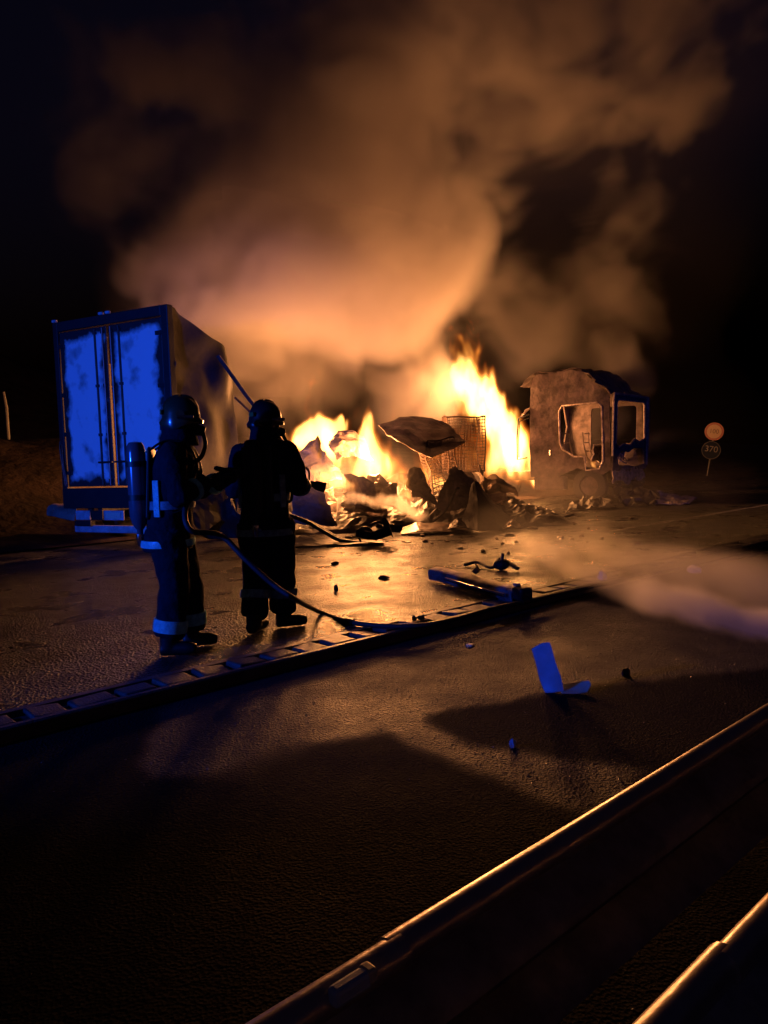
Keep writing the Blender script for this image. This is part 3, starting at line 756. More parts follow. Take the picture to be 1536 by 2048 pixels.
scrap('metal_sheet', [[(584, 976, 14.0), (606, 964, 14.1), (628, 972, 14.1), (648, 990, 14.0)], [(584, 1010, 13.8), (610, 1006, 13.8), (640, 1010, 13.8), (664, 1022, 13.8)], [(582, 1048, 13.6), (612, 1050, 13.6), (644, 1050, 13.6), (676, 1050, 13.6)]], PALE_SHEET,
      'pale sheet standing in the steam beside the nozzle', 35, .05, 2)
scrap('metal_sheet', [[(690, 1000, 14.6), (720, 992, 14.7), (748, 1004, 14.6)], [(686, 1022, 14.3), (720, 1018, 14.3), (756, 1026, 14.3)]], SHEET,
      'crumpled low sheet below the jagged dark one', 36, .06, 3)
scrap('metal_sheet', [[(592, 1078, 12.9), (600, 1072, 13.0), (680, 1082, 12.8), (762, 1086, 12.7)], [(590, 1098, 12.1), (640, 1098, 12.1), (700, 1098, 12.1), (768, 1096, 12.1)]], SOOT,
      'long flat dark plate lying under the bent bar', 37, .02, 2)
rng = random.Random(77)
for i in range(20):
    x = rng.uniform(600, 1010); d = rng.uniform(14.6, 17.4); 
    c = P(x, 900, d); zc = rng.uniform(.1, .75)
    w, h = rng.uniform(.35, .8), rng.uniform(.3, .75); az = rng.uniform(0, math.pi); tl = rng.uniform(-.6, .6)
    u = Vector((math.cos(az) , math.sin(az), tl)) * w / 2; v = Vector((rng.uniform(-.3, .3), rng.uniform(-.3, .3), 1)) * h / 2
    c.z = ROAD_Z + zc + abs(u.z)
    rows = [[c + u * a + v * b + Vector((rng.uniform(-.08, .08), rng.uniform(-.12, .12), rng.uniform(-.06, .06))) for a in (-1, 0, 1)] for b in (1, 0, -1)]
    for r_ in rows:
        for p_ in r_: p_.z = max(p_.z, ROAD_Z + .02)
    o = sheet('metal_sheet', rows, (SHEET, PALE_SHEET, RUST)[i % 3], None, 4, .06, 3, .012, 60 + i, smooth=False, angular=True)
    co = np.array([q_.co[:] for q_ in o.data.vertices]); c0 = Vector((co[:, 0].mean(), co[:, 1].mean(), co[:, 2].min()))
    o.data.transform(Matrix.Translation(-c0)); o.location = c0
    tag(o, 'small crumpled scrap sheet buried low in the burning heap', 'sheet metal', 'small scrap sheets low in the heap')
for i in range(26):
    x = rng.uniform(600, 1090); d = rng.uniform(14.3, 17.2)
    c = P(x, 900, d); c.z = ROAD_Z + rng.uniform(.05, .5) * (1 if x < 1000 else .25)
    az = rng.uniform(0, 6.28); el = rng.uniform(-.1, .9) if x < 1000 else rng.uniform(0, .2)
    dr = Vector((math.cos(az) * math.cos(el), math.sin(az) * math.cos(el), math.sin(el))); ln = rng.uniform(.4, 1.3)
    pts = [c + dr * ln * t_ + Vector((rng.uniform(-.07, .07), rng.uniform(-.07, .07), rng.uniform(-.07, .07))) for t_ in (0, .3, .55, .8, 1)]
    for p_ in pts: p_.z = max(p_.z, ROAD_Z + .03)
    bm = bmesh.new(); o0 = pts[0].copy(); tube(bm, smooth_path([p_ - o0 for p_ in pts], 4), rng.uniform(.012, .032), 6, flat=rng.choice((1, .4)))
    o = obj('bent_strut', bm, (SOOT, RUST, WIRE)[i % 3], None, True); o.location = o0
    tag(o, 'thin bent strut sticking out of the burning heap', 'metal bar', 'bent struts in the heap')
for i in range(60):
    x = rng.uniform(560, 1330); y = rng.uniform(1030, 1110)
    crumb_at = G(x, y, ROAD_Z)
    bm = bmesh.new(); bmesh.ops.create_icosphere(bm, subdivisions=1, radius=1)
    sx, sy, sz = rng.uniform(.02, .10), rng.uniform(.02, .06), rng.uniform(.008, .04)
    for v_ in bm.verts:
        v_.co *= 1 + .6 * mnoise.noise(v_.co * 2 + Vector((i, 0, 0))); v_.co = Vector((v_.co.x * sx, v_.co.y * sy, (max(v_.co.z, -.5) + .5) * sz))
    o = obj('charred_fragment', bm, (SOOT, RUST, SHEET)[i % 3]); o.location = crumb_at; o.rotation_euler = (0, 0, rng.uniform(0, 6))
    tag(o, 'small charred fragment on the wet road around the wreck', 'scrap', 'charred fragments around the wreck')
def ash_heap():
    bm = bmesh.new()
    V_ = []
    xs, ys = np.linspace(-2.6, 3.9, 90), np.linspace(14.2, 18.6, 60)
    for x in xs:
        row = []
        for y in ys:
            e = max(0, 1 - ((x - .55) / 3.1) ** 2) * max(0, 1 - ((y - 16.3) / 2.1) ** 2)
            q = Vector((x, y, 0))
            z = ROAD_Z - .03 + e ** .6 * (.40 + .28 * mnoise.noise(q * 1.1) + .20 * (1 - 2 * abs(mnoise.noise(q * 2.6))) + .10 * (1 - 2 * abs(mnoise.noise(q * 6))))
            row.append(bm.verts.new((x, y, z)))
        V_.append(row)
    for i in range(len(xs) - 1):
        for j in range(len(ys) - 1):
            bm.faces.new((V_[i][j], V_[i + 1][j], V_[i + 1][j + 1], V_[i][j + 1]))
    o = obj('ash_heap', bm, SOOT); o['kind'] = 'stuff'
    tag(o, 'charred cargo and ash heaped up under the flames', 'ash')
ash_heap()
# bent bar leaning off the plate
def bar(name, pts, w, h, m, label, category, group=None):
    bm = bmesh.new()
    pts = [Vector(p) for p in smooth_path(pts, 5)]
    rings = []
    for i, p in enumerate(pts):
        d = (pts[min(i + 1, len(pts) - 1)] - pts[max(i - 1, 0)]).normalized()
        s = d.cross(Vector((0, 0, 1))).normalized(); u = s.cross(d).normalized()
        rings.append([bm.verts.new(p + s * a * w / 2 + u * b * h / 2) for a, b in ((-1, -1), (1, -1), (1, 1), (.35, 1), (.3, .2), (-.3, .2), (-.35, 1), (-1, 1))])
    for a, b in zip(rings, rings[1:]):
        for k in range(8): bm.faces.new((a[k], a[(k + 1) % 8], b[(k + 1) % 8], b[k]))
    bm.faces.new(rings[0][::-1]); bm.faces.new(rings[-1])
    c = min(pts, key=lambda q: q.z).copy()
    bmesh.ops.translate(bm, vec=-c, verts=bm.verts)
    o = obj(name, bm, m); o.location = c
    return tag(o, label, category, group)
bar('bent_bar', [P(578, 1030, 12.6), P(620, 1046, 12.6), P(655, 1066, 12.5), P(690, 1082, 12.4), P(770, 1090, 12.3)], .10, .06, SOOT, 'bent dark metal bar rising off the flat plate next to the standing firefighter', 'metal bar')
# torn engine part
def lump():
    base = P(752, 1092, 12.2); base.z = ROAD_Z
    root = thing('engine_part', 'torn engine part with a bent bracket sticking up, on the wet road', 'engine part', base)
    s = 12.2 / FPX
    rng = random.Random(5)
    def q(x, y, d=0): return Vector(((x - 752) * s, d, (1092 - y) * s))
    for name, pts in (('block', [(735, 1072, .28, .13), (765, 1066, .30, .16)]), ('cover', [(772, 1058, .20, .12)])):
        bm = bmesh.new()
        for x, y, w, h in pts:
            box(bm, q(x, y, rng.uniform(-.1, .1)), (w, .25, h), Euler((rng.uniform(-.3, .3), rng.uniform(-.3, .3), rng.uniform(-1, 1))).to_matrix(), .02)
        obj(name, bm, SOOT, root)
    rows = [[q(765, 1040, -.05), q(776, 1038, 0), q(784, 1060, 0)], [q(770, 1062, -.1), q(780, 1064, -.05), q(788, 1078, 0)]]
    sheet('bracket', rows, SOOT, root, 4, .03, 6, .015, 4)
    rows = [[q(718, 1058, -.05), q(732, 1054, 0), q(745, 1062, 0)], [q(722, 1064, -.1), q(735, 1062, -.05), q(748, 1072, 0)]]
    sheet('bracket', rows, SOOT, root, 4, .02, 6, .015, 7)
    bm = bmesh.new(); tube(bm, smooth_path([q(722, 1085), q(716, 1068), q(726, 1056), q(742, 1060), q(748, 1072)]), .018, 6); obj('pipe', bm, SOOT, root, True)
    bm = bmesh.new(); tube(bm, smooth_path([q(740, 1052, -.1), q(756, 1046, -.1), q(768, 1050, -.05)]), .022, 6); obj('pipe', bm, SOOT, root, True)
lump()
# wire cages
def cage(corner_px, D, w, d, h, az, tilt, label, warp):
    p = P(*corner_px, D)
    root = thing('wire_cage', label, 'wire cage', (p.x, p.y, p.z), 'burning wire cages')
    root.rotation_euler = (tilt[0], tilt[1], az)
    bm = bmesh.new()
    C = [Vector((x * w, y * d, z * h)) for z in (0, 1) for x, y in ((0, 0), (1, 0), (1, 1), (0, 1))]
    for a, b in ((0, 1), (1, 2), (2, 3), (3, 0), (4, 5), (5, 6), (6, 7), (7, 4), (0, 4), (1, 5), (2, 6), (3, 7)):
        tube(bm, [C[a].lerp(C[b], t_ / 8) for t_ in range(9)], .016, 6)
    bend = lambda b_: [v_.co.__iadd__(Vector((mnoise.noise(v_.co * 2.1 + Vector((D, 0, 0))), mnoise.noise(v_.co * 2.1 + Vector((0, D, 5))), mnoise.noise(v_.co * 2.1 + Vector((3, D, 0))))) * warp) for v_ in b_.verts]
    bend(bm)
    obj('frame', bm, WIRE, root)
    def wires(name, o, u, v, lu, lv):
        bm = bmesh.new()
        nu, nv = int(lu / .065), int(lv / .065)
        for i in range(1, nu):
            a = o + u * (lu * i / nu)
            tube(bm, [a + v * (lv * j / 10) + u * .012 * math.sin(i * 2.1 + j) for j in range(11)], .005, 4)
        for j in range(1, nv):
            a = o + v * (lv * j / nv)
            tube(bm, [a + u * (lu * i / 8) for i in range(9)], .005, 4)
        bend(bm)
        obj(name, bm, WIRE, root)
    X_, Y_, Z_ = Vector((1, 0, 0)), Vector((0, 1, 0)), Vector((0, 0, 1))
    wires('wire_side', Vector((0, 0, 0)), X_, Z_, w, h); wires('wire_side', Vector((0, d, 0)), X_, Z_, w, h)
    wires('wire_side', Vector((0, 0, 0)), Y_, Z_, d, h); wires('wire_side', Vector((w, 0, 0)), Y_, Z_, d, h)
    wires('wire_base', Vector((0, 0, 0)), X_, Y_, w, d)
    return root
cage((868, 985, ), 15.9, .62, .7, 1.12, R(12), (R(6), R(-9)), 'burnt wire cage with bent bars under the draped sheet', .16)
cage((896, 945, ), 17.0, .84, .75, 1.22, R(6), (R(2), R(1)), 'upright wire cage standing before the tallest flame', .06)

# ------------------------------------------------------------------ debris on the road
a, b = G(872, 1160, ROAD_Z), G(1038, 1202, ROAD_Z)
a.z += .09; b.z += .06
def beam_scrap():
    root = thing('fallen_beam', 'long grey steel beam lying on the wet road near the kerb', 'beam', (a.x, a.y, ROAD_Z))
    o = Vector((a.x, a.y, ROAD_Z)); A, B = a - o, b - o
    d = (B - A).normalized(); s = d.cross(Vector((0, 0, 1))).normalized()
    rows = [[A + s * x + Vector((0, 0, z)) + (B - A) * t for t in (0, .35, .7, 1)] for x, z in ((.085, -.06), (.08, .04), (-.04, .06), (-.075, .02), (-.085, -.06))]
    sheet('channel', rows, SCALE, root, 5, .012, 3, .012, 12)
    rows = [[A + (B - A) * .42 + s * -.06 + Vector((0, 0, .08)), A + (B - A) * .47 + s * -.08 + Vector((0, 0, .15)), A + (B - A) * .52 + Vector((0, 0, .21))], [A + (B - A) * .47 + s * -.06 + Vector((0, 0, .07)), A + (B - A) * .52 + s * -.06 + Vector((0, 0, .12)), A + (B - A) * .55 + s * .0 + Vector((0, 0, .19))]]
    sheet('torn_lug', rows, SHEET, root, 3, .01, 6, .01, 13)
    bm = bmesh.new(); box(bm, B + Vector((0, 0, .02)) + d * .05, (.16, .14, .12), Matrix((d, s, Vector((0, 0, 1)))).transposed(), .025); obj('end_bracket', bm, SOOT, root)
    bm = bmesh.new(); box(bm, B + Vector((0, 0, .09)) - d * .03 , (.06, .05, .03), Matrix((d, s, Vector((0, 0, 1)))).transposed(), .008); obj('bolt_head', bm, GALV, root)
    bm = bmesh.new(); tube(bm, [A + (B - A) * .28 + s * .13, A + (B - A) * .62 + s * .15, A + (B - A) * .97 + s * .13], .018, 6); obj('edge_strip', bm, STEEL_ROD, root, True)
beam_scrap()
def road_bar(pts, r, label, m=SOOT, flat=.7):
    v = [G(x, y, ROAD_Z) + Vector((0, 0, h)) for x, y, h in pts]
    bm = bmesh.new(); c = v[0].copy(); c.z = ROAD_Z
    tube(bm, smooth_path([p - c for p in v], 5), r, 7, flat=flat)
    o = obj('twisted_bar', bm, m, None, True); o.location = c
    return tag(o, label, 'metal bar')
tb = road_bar([(930, 1134, .03), (955, 1132, .05), (985, 1140, .03), (1000, 1134, .10), (1035, 1142, .03)], .03, 'thin twisted bar lying on the road behind the steel beam')
bm = bmesh.new(); q0 = G(1003, 1140, ROAD_Z) - tb.location
ball(bm, q0 + Vector((0, 0, .06)), .07, 8, (1.4, .7, .9)); tube(bm, [q0 + Vector((0, 0, .05)), q0 + Vector((.02, 0, .2))], .02, 6)
obj('bracket', bm, SOOT, tb)
def crumb(px, py, z, size, label, m=SOOT, seed=0, name='scrap_piece', cat='scrap', group='small scrap pieces scattered on the road'):
    rng = random.Random(seed)
    p = G(px, py, z)
    bm = bmesh.new()
    bmesh.ops.create_icosphere(bm, subdivisions=2, radius=1)
    for v in bm.verts:
        v.co *= 1 + .5 * mnoise.noise(v.co * 1.7 + Vector((seed, 0, 0)))
        v.co.x *= size[0] / 2; v.co.y *= size[1] / 2; v.co.z = (max(v.co.z, -.6) + .6) * size[2] / 1.6
    o = obj(name, bm, m); o.location = p; o.rotation_euler = (0, 0, rng.uniform(0, 6))
    return tag(o, label, cat, group)
crumb(670, 1129, ROAD_Z, (.12, .07, .04), 'flat dark scrap piece on the wet road in line with the engine part', seed=1)
crumb(768, 1157, ROAD_Z, (.16, .08, .04), 'low dark scrap piece on the wet road between hose and engine part', seed=2)
crumb(672, 1181, ROAD_Z, (.07, .05, .06), 'small upright dark scrap on the wet road next to the firefighter with the nozzle', seed=3)
crumb(829, 1243, ROAD_Z, (.05, .04, .05), 'pebble-sized dark scrap beside the hose close to the kerb, smaller of two', seed=4)
crumb(843, 1241, ROAD_Z, (.07, .05, .05), 'dark knobbly scrap beside the hose close to the kerb, larger of two', seed=5)
crumb(1122, 1078, ROAD_Z, (.26, .10, .05), 'pale glinting scrap piece on the road in front of the cab', STEEL_ROD, seed=6)
crumb(1388, 1146, ROAD_Z, (.20, .10, .08), 'pale oval scrap piece lying near the road line', CREAM, seed=7)
crumb(940, 1293, 0, (.11, .06, .02), 'thin pale splinter on the near road below the kerb', CREAM, seed=8)
crumb(1252, 1352, 0, (.05, .04, .06), 'small dark stub on the near road beyond the bent blue trim', seed=9)
crumb(1026, 1496, 0, (.035, .03, .05), 'tiny blue fragment on the near road', BLUE_PLASTIC, seed=10)
crumb(1205, 1160, ROAD_Z, (.10, .06, .10), 'small pale hooked scrap in the spray', CREAM, seed=12)
STONE = mat('wet_stone_chips', (0.040, 0.034, 0.030), 0.30, 0, (0.014, 0.012, 0.011), 60, spec=.5)
def grit():
    # loose chippings and burnt flakes, thickest inside the painted lit band
    rg = np.random.default_rng(12)
    ks, ns, lit_mask = LIT_BAND
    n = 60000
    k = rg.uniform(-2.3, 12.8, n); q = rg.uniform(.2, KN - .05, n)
    wv = lit_mask[np.clip(((k - ks[0]) / .06).astype(int), 0, len(ks) - 1), np.clip(((q - ns[0]) / .06).astype(int), 0, len(ns) - 1)]
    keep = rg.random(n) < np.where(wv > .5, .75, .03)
    near = np.stack([k[keep], q[keep], np.full(keep.sum(), .004)], 1)
    m = 12000
    far = np.stack([rg.uniform(-3, 15, m), KN + rg.uniform(.4, 6.5, m), np.full(m, ROAD_Z)], 1)
    pts = np.concatenate([near, far])
    N_ = len(pts)
    base = np.stack([K.x * pts[:, 0] + NV.x * pts[:, 1], K.y * pts[:, 0] + NV.y * pts[:, 1], pts[:, 2]], 1)
    r = .0018 + .0035 * rg.random(N_) ** 2.2
    octa = np.array([[1, 0, 0], [-1, 0, 0], [0, 1, 0], [0, -1, 0], [0, 0, 1], [0, 0, -.3]], float)
    fc = np.array([[0, 2, 4], [2, 1, 4], [1, 3, 4], [3, 0, 4], [2, 0, 5], [1, 2, 5], [3, 1, 5], [0, 3, 5]])
    th = rg.uniform(0, 6.283, N_)
    sc = np.stack([r * rg.uniform(.8, 1.8, N_), r * rg.uniform(.7, 1.2, N_), r * rg.uniform(.5, 1.1, N_)], 1)
    o6 = octa[None] * sc[:, None, :] * rg.uniform(.7, 1.3, (N_, 6, 1))
    x = o6[..., 0] * np.cos(th)[:, None] - o6[..., 1] * np.sin(th)[:, None]; y = o6[..., 0] * np.sin(th)[:, None] + o6[..., 1] * np.cos(th)[:, None]
    V_ = np.stack([x, y, o6[..., 2]], -1) + base[:, None, :]
    F_ = (fc[None] + (np.arange(N_) * 6)[:, None, None]).reshape(-1, 3)
    me = bpy.data.meshes.new('road_grit'); me.from_pydata(V_.reshape(-1, 3).tolist(), [], F_.tolist())
    me.materials.append(STONE)
    o = link(bpy.data.objects.new('road_grit', me)); o['kind'] = 'stuff'
    tag(o, 'loose grit and burnt flakes scattered over the road', 'grit')
grit()
# bent plastic trim standing on the near road
def trim():
    p = G(1112, 1384, 0.004)
    root = thing('plastic_trim', 'bent pale plastic trim standing upright, lit blue, on the near road', 'plastic trim', p)
    s = p.y / FPX
    def q(x, y, d=0): return Vector(((x - 1112) * s, d, max((1384 - y) * s, .004)))
    rows = [[q(1068, 1298, .06), q(1086, 1288, .05), q(1104, 1284, .04)], [q(1076, 1335, .03), q(1094, 1330, .02), q(1114, 1326, .01)], [q(1086, 1376, .02), q(1104, 1372, .0), q(1126, 1366, -.01)], [q(1090, 1384, -.01), q(1108, 1383, -.02), q(1128, 1381, -.02)]]
    sheet('upright', rows, BLUE_PLASTIC, root, 4, .006, 6, .006, 2)
    rows = [[q(1120, 1384, -.05), q(1120, 1384, 0), q(1120, 1378, .05)], [q(1150, 1384, -.05), q(1152, 1380, 0), q(1155, 1372, .05)], [q(1172, 1382, -.05), q(1184, 1374, 0), q(1182, 1368, .04)]]
    sheet('foot', rows, CREAM, root, 4, .006, 6, .006, 3)
trim()
# panels thrown clear of the cab
scrap('metal_sheet', [[(1300, 978, 19.6), (1330, 984, 19.6), (1362, 990, 19.6), (1395, 994, 19.6)], [(1290, 1004, 18.6), (1322, 1012, 18.4), (1350, 1014, 18.4), (1375, 1014, 18.4)]], SCALE,
      'pale flat panel lying on the ground in front of the cab bumper', 51, .06, 2, group=None)
scrap('metal_sheet', [[(1240, 985, 19.0), (1275, 975, 19.2), (1310, 985, 19.2)], [(1235, 1008, 18.4), (1275, 1008, 18.4), (1320, 1012, 18.4)]], SOOT,
      'crumpled dark scrap piled under the front of the cab', 52, .12, 3, group=None)
scrap('metal_sheet', [[(1150, 1000, 18.6), (1185, 992, 18.8), (1220, 1002, 18.6)], [(1140, 1018, 17.8), (1185, 1016, 17.8), (1232, 1018, 17.8)]], SOOT,
      'low dark scrap beside the front wheel of the cab', 53, .1, 3, group=None)

# ------------------------------------------------------------------ traffic sign and marker post
def text_mesh(txt, size, name, m, parent, loc, rot=(R(90), 0, 0)):
    cu = bpy.data.curves.new(name, 'FONT'); cu.body = txt; cu.size = size; cu.align_x = 'CENTER'; cu.align_y = 'CENTER'; cu.extrude = .004
    o = bpy.data.objects.new(name, cu); COL.objects.link(o)
    dg = bpy.context.evaluated_depsgraph_get()
    me = bpy.data.meshes.new_from_object(o.evaluated_get(dg)); bpy.data.objects.remove(o); bpy.data.curves.remove(cu)
    me.materials.clear(); me.materials.append(m)
    o = link(bpy.data.objects.new(name, me), parent); o.location = loc; o.rotation_euler = rot
    return o
def road_sign():
    p = P(1413, 957, 33.0)
    root = thing('road_sign', 'post with a red-ringed round sign above a dark blue round sign', 'road sign', p)
    s = 33.0 / FPX
    root.rotation_euler = (0, R(9), R(-31))
    bm = bmesh.new(); tube(bm, [(0, .05, -.4), (0, .05, 2.3)], .03, 8); obj('post', bm, GREY_METAL, root, True)
    def disc(name, z, r, m, y=0.0, x=0.0):
        bm = bmesh.new(); tube(bm, [(x, y + .012, z), (x, y - .012, z)], r, 32); return obj(name, bm, m, root)
    a_ = disc('speed_disc', 2.02, .38, SIGN_RED)
    bm = bmesh.new(); tube(bm, [(0, -.013, 2.02), (0, -.018, 2.02)], .29, 32); obj('inner_disc', bm, SIGN_WHITE, a_)
    text_mesh('100', .26, 'lettering', SIGN_DARK, a_, (0, -.02, 2.02))
    b_ = disc('blue_disc', 1.22, .39, SIGN_BLUE)
    text_mesh('370', .36, 'lettering', SIGN_TEXT, b_, (0.0, -.016, 1.26))
    bm = bmesh.new(); tube(bm, [(.37 * math.cos(t), -.016, 1.22 + .37 * math.sin(t)) for t in [2 * math.pi * k / 32 for k in range(32)]], .008, 5, closed=True); obj('rim', bm, SIGN_TEXT, b_)
road_sign()
p = P(16, 860, 21.5)
bm = bmesh.new(); tube(bm, [(0, 0, -.5), (0, 0, .6), (-.05, 0, 1.05)], [.045, .045, .035], 8)
mp_ = obj('marker_post', bm, GREY_METAL, None, True); mp_.location = p
tag(mp_, 'thin grey post standing on top of the earth bank behind the trailer', 'post')
# ------------------------------------------------------------------ the two firefighters
def glove(root, wrist, grip, axis, side, name='glove'):
    """a hand closed round a hose: palm, four curled fingers of different length, a thumb from the side of the palm"""
    axis = axis.normalized()
    w = (wrist - grip); w = (w - axis * w.dot(axis)).normalized()      # from the hose towards the wrist
    t = axis.cross(w).normalized() * side
    rh = .026
    bm = bmesh.new()
    back = grip + w * (rh + .022)
    rotm = Matrix((axis, t, w)).transposed()
    ball(bm, back + t * -.004, .045, 12, (1.0, .62, .55), rotm)
    tube(bm, [wrist, wrist.lerp(back, .5), back], [.042, .038, .034], 10)
    for j, (off, ln) in enumerate(((-.036, 215), (-.012, 240), (.012, 232), (.035, 200))):
        pts = []
        for k in range(8):
            a = R(-20 + ln * k / 7)
            rr = rh + .013 + (.012 if k == 0 else 0)
            pts.append(grip + axis * off + (w * math.cos(a) + t * math.sin(a)) * rr)
        tube(bm, pts, [.0125, .0125, .012, .012, .0115, .011, .0105, .009], 8)
        ball(bm, pts[-1], .0095, 8)
    pts = [back + axis * -.035 * side - t * .02, grip + axis * -.05 * side + (w * .5 - t * .9).normalized() * (rh + .018), grip + axis * -.045 * side + (-t - w * .4).normalized() * (rh + .014), grip + axis * -.03 * side + (-w - t * .35).normalized() * (rh + .013)]
    tube(bm, pts, [.017, .015, .0135, .010], 8)
    ball(bm, pts[-1], .0105, 8)
    return remeshed(name, bm, .0065, GLOVE, root, 2)

def firefighter(loc, az, J, label, helmet_mat, band, cyl_mat):
    root = thing('person', label, 'person', loc)
    root.rotation_euler = (0, 0, -az)
    V = Vector
    lean = J.get('lean', .04)
    def sp(z): return V((J.get('sway', 0) * (z - .9), lean * (z - .9) / .6, z))           # spine point
    X_, Y_ = V((1, 0, 0)), V((0, 1, 0))
    # --- body: one continuous surface
    bm = bmesh.new()
    loft(bm, [(sp(.80), .205, .165), (sp(.86), .21, .17), (sp(1.0), .195, .16), (sp(1.12), .19, .155), (sp(1.28), .215, .165), (sp(1.40), .225, .16), (sp(1.47), .195, .14), (sp(1.53), .12, .11), (sp(1.58), .075, .08), (sp(1.64), .07, .075)], 24)
    hd = sp(1.70) + V((0, .02, 0)) + J.get('head', V((0, 0, 0)))
    ball(bm, hd, .105, 16, (.82, 1.0, 1.15))
    tube(bm, [sp(1.58), hd - V((0, .01, .06))], [.075, .07], 10)
    for s, S_ in ((-1, 'L'), (1, 'R')):
        hip = V((.105 * s, .0, .90)); kn = J['knee' + S_]; an = J['ankle' + S_]
        tube(bm, [hip, hip.lerp(kn, .5), kn, kn.lerp(an, .45), kn.lerp(an, .85), an + V((0, 0, .03))], [.140, .126, .110, .108, .112, .095], 14)
        sh = sp(1.435) + V((.205 * s, 0, 0)); el = J['elbow' + S_]; wr = J['wrist' + S_]
        tube(bm, [sh - V((.10 * s, 0, -.01)), sh, sh.lerp(el, .5), el, el.lerp(wr, .5), wr], [.10, .098, .088, .080, .070, .058], 14)
        ball(bm, sh + V((-.01 * s, 0, .01)), .098, 12); ball(bm, el, .080, 12)
    body = remeshed('turnout_suit', bm, .0145, CLOTH, root, 4, .011, 10)
    # coat hem
    bm = bmesh.new(); loft(bm, [(sp(.76), .222, .182), (sp(.80), .220, .180), (sp(.92), .212, .172)], 24); remeshed('coat_skirt', bm, .015, CLOTH, body, 3, .006, 13)
    # --- boots
    for S_ in 'LR':
        an = J['ankle' + S_]; ta = J.get('toe' + S_, V((0, 1, 0))).normalized()
        bm = bmesh.new()
        g0 = V((an.x, an.y, 0))
        tube(bm, [an + V((0, 0, .22)), an + V((0, 0, .1)), an + V((0, 0, .0)), g0 + V((0, 0, .05))], [.075, .068, .064, .062], 12)
        tube(bm, [g0 - ta * .06 + V((0, 0, .05)), g0 + ta * .06 + V((0, 0, .055)), g0 + ta * .14 + V((0, 0, .05)), g0 + ta * .195 + V((0, 0, .045))], [.052, .056, .055, .040], 12, flat=.9)
        for v in bm.verts: v.co.z = max(v.co.z, .004)
        bt = remeshed('boot', bm, .011, BOOT, root, 3)
    # --- reflective bands
    def band_ring(name, c0, c1, r0, r1, m, par=root, ry=None):
        d = (c1 - c0).normalized(); ux = d.cross(V((0, 1, 0)) if abs(d.y) < .8 else V((1, 0, 0))).normalized(); uy = d.cross(ux).normalized()
        bm = bmesh.new()
        loft(bm, [(c0, r0, ry or r0, ux, uy), (c0.lerp(c1, .5), (r0 + r1) / 2 + .003, (ry or (r0 + r1) / 2) + .003, ux, uy), (c1, r1, ry or r1, ux, uy)], 24)
        return obj(name, bm, m, par, True)
    for S_, s in (('L', -1), ('R', 1)):
        kn, an = J['knee' + S_], J['ankle' + S_]
        t0, t1 = J.get('band_t', (.52, .66))
        band_ring('leg_band', kn.lerp(an, t0), kn.lerp(an, t1), .121, .121, band)
        el, wr = J['elbow' + S_], J['wrist' + S_]
        band_ring('sleeve_band', el.lerp(wr, .45), el.lerp(wr, .62), .081, .077, band)
    bm = bmesh.new(); loft(bm, [(sp(.79), .232, .192), (sp(.815), .234, .194), (sp(.84), .231, .191)], 32); obj('hem_band', bm, band, root, True)
    bm = bmesh.new(); loft(bm, [(sp(1.06), .206, .170), (sp(1.09), .207, .171), (sp(1.12), .208, .171)], 32); obj('waist_belt', bm, BAND_DIM, root, True)
    # side stripe on the coat
    for s in (-1, 1):
        bm = bmesh.new(); box(bm, sp(1.14) + V((s * .182, -.085, 0)), (.014, .055, .26), Matrix.Rotation(R(-35 * s), 3, 'Z'), .005); obj('coat_stripe', bm, band, root)
    # --- head: mask, visor, helmet
    fy = V((0, 1, 0))
    hr = Matrix.Rotation(-J.get('turn', 0), 3, 'Z')
    F_ = hr @ fy; S1 = hr @ V((1, 0, 0))
    rotm = Matrix((S1, F_, V((0, 0, 1)))).transposed()
    bm = bmesh.new(); ball(bm, hd + F_ * .055 + V((0, 0, -.025)), .085, 14, (.85, .72, 1.0), rotm); tube(bm, [hd + F_ * .09 + V((0, 0, -.075)), hd + F_ * .165 + V((0, 0, -.09))], [.045, .036], 12)
    mk = remeshed('breathing_mask', bm, .009, MASK, root, 2)
    bm = bmesh.new(); ball(bm, hd + F_ * .068 + V((0, 0, .0)), .078, 14, (.92, .72, .62), rotm); obj('visor', bm, GLASS, mk, True)
    bm = bmesh.new(); tube(bm, smooth_path([hd + F_ * .15 + V((0, 0, -.10)), hd + F_ * .16 + S1 * .06 + V((0, 0, -.2)), hd + F_ * .10 + S1 * .12 + V((0, 0, -.30)), hd + S1 * .10 - F_ * .08 + V((0, 0, -.34))]), .016, 8); obj('air_tube', bm, MASK, mk, True)
    bm = bmesh.new()
    seg = 28
    prof = [(.140, -.060, .0), (.145, -.035, .0), (.138, -.015, 0), (.134, .02, 0), (.128, .06, 0), (.110, .10, 0), (.080, .130, 0), (.042, .146, 0), (.012, .151, 0)]
    rings = []
    for r, z, _ in prof:
        r *= .92; z *= .95
        ring = []
        for k in range(seg):
            a = 2 * math.pi * k / seg
            f = math.sin(a)                                            # +1 front
            low = 0
            if z < -.02: low = -.045 * max(0, 1 - abs(f + .35) * 1.3)  # ear and neck coverage
            ridge = .010 * math.exp(-(math.cos(a) / .12) ** 2) if .02 < z else 0
            stretch = 1.08
            br = .014 if (z < -.03 and (f > .75 or f < -.8)) else 0
            ring.append(bm.verts.new(hd + V((0, 0, .025)) + S1 * math.cos(a) * r + F_ * f * (r * stretch + br) + V((0, 0, z + low + ridge * 1.5))))
        rings.append(ring)
    for a, b in zip(rings, rings[1:]):
        for k in range(seg): bm.faces.new((a[k], a[(k + 1) % seg], b[(k + 1) % seg], b[k]))
    bm.faces.new(rings[-1])
    bmesh.ops.recalc_face_normals(bm, faces=bm.faces); bmesh.ops.solidify(bm, geom=bm.faces[:], thickness=.006)
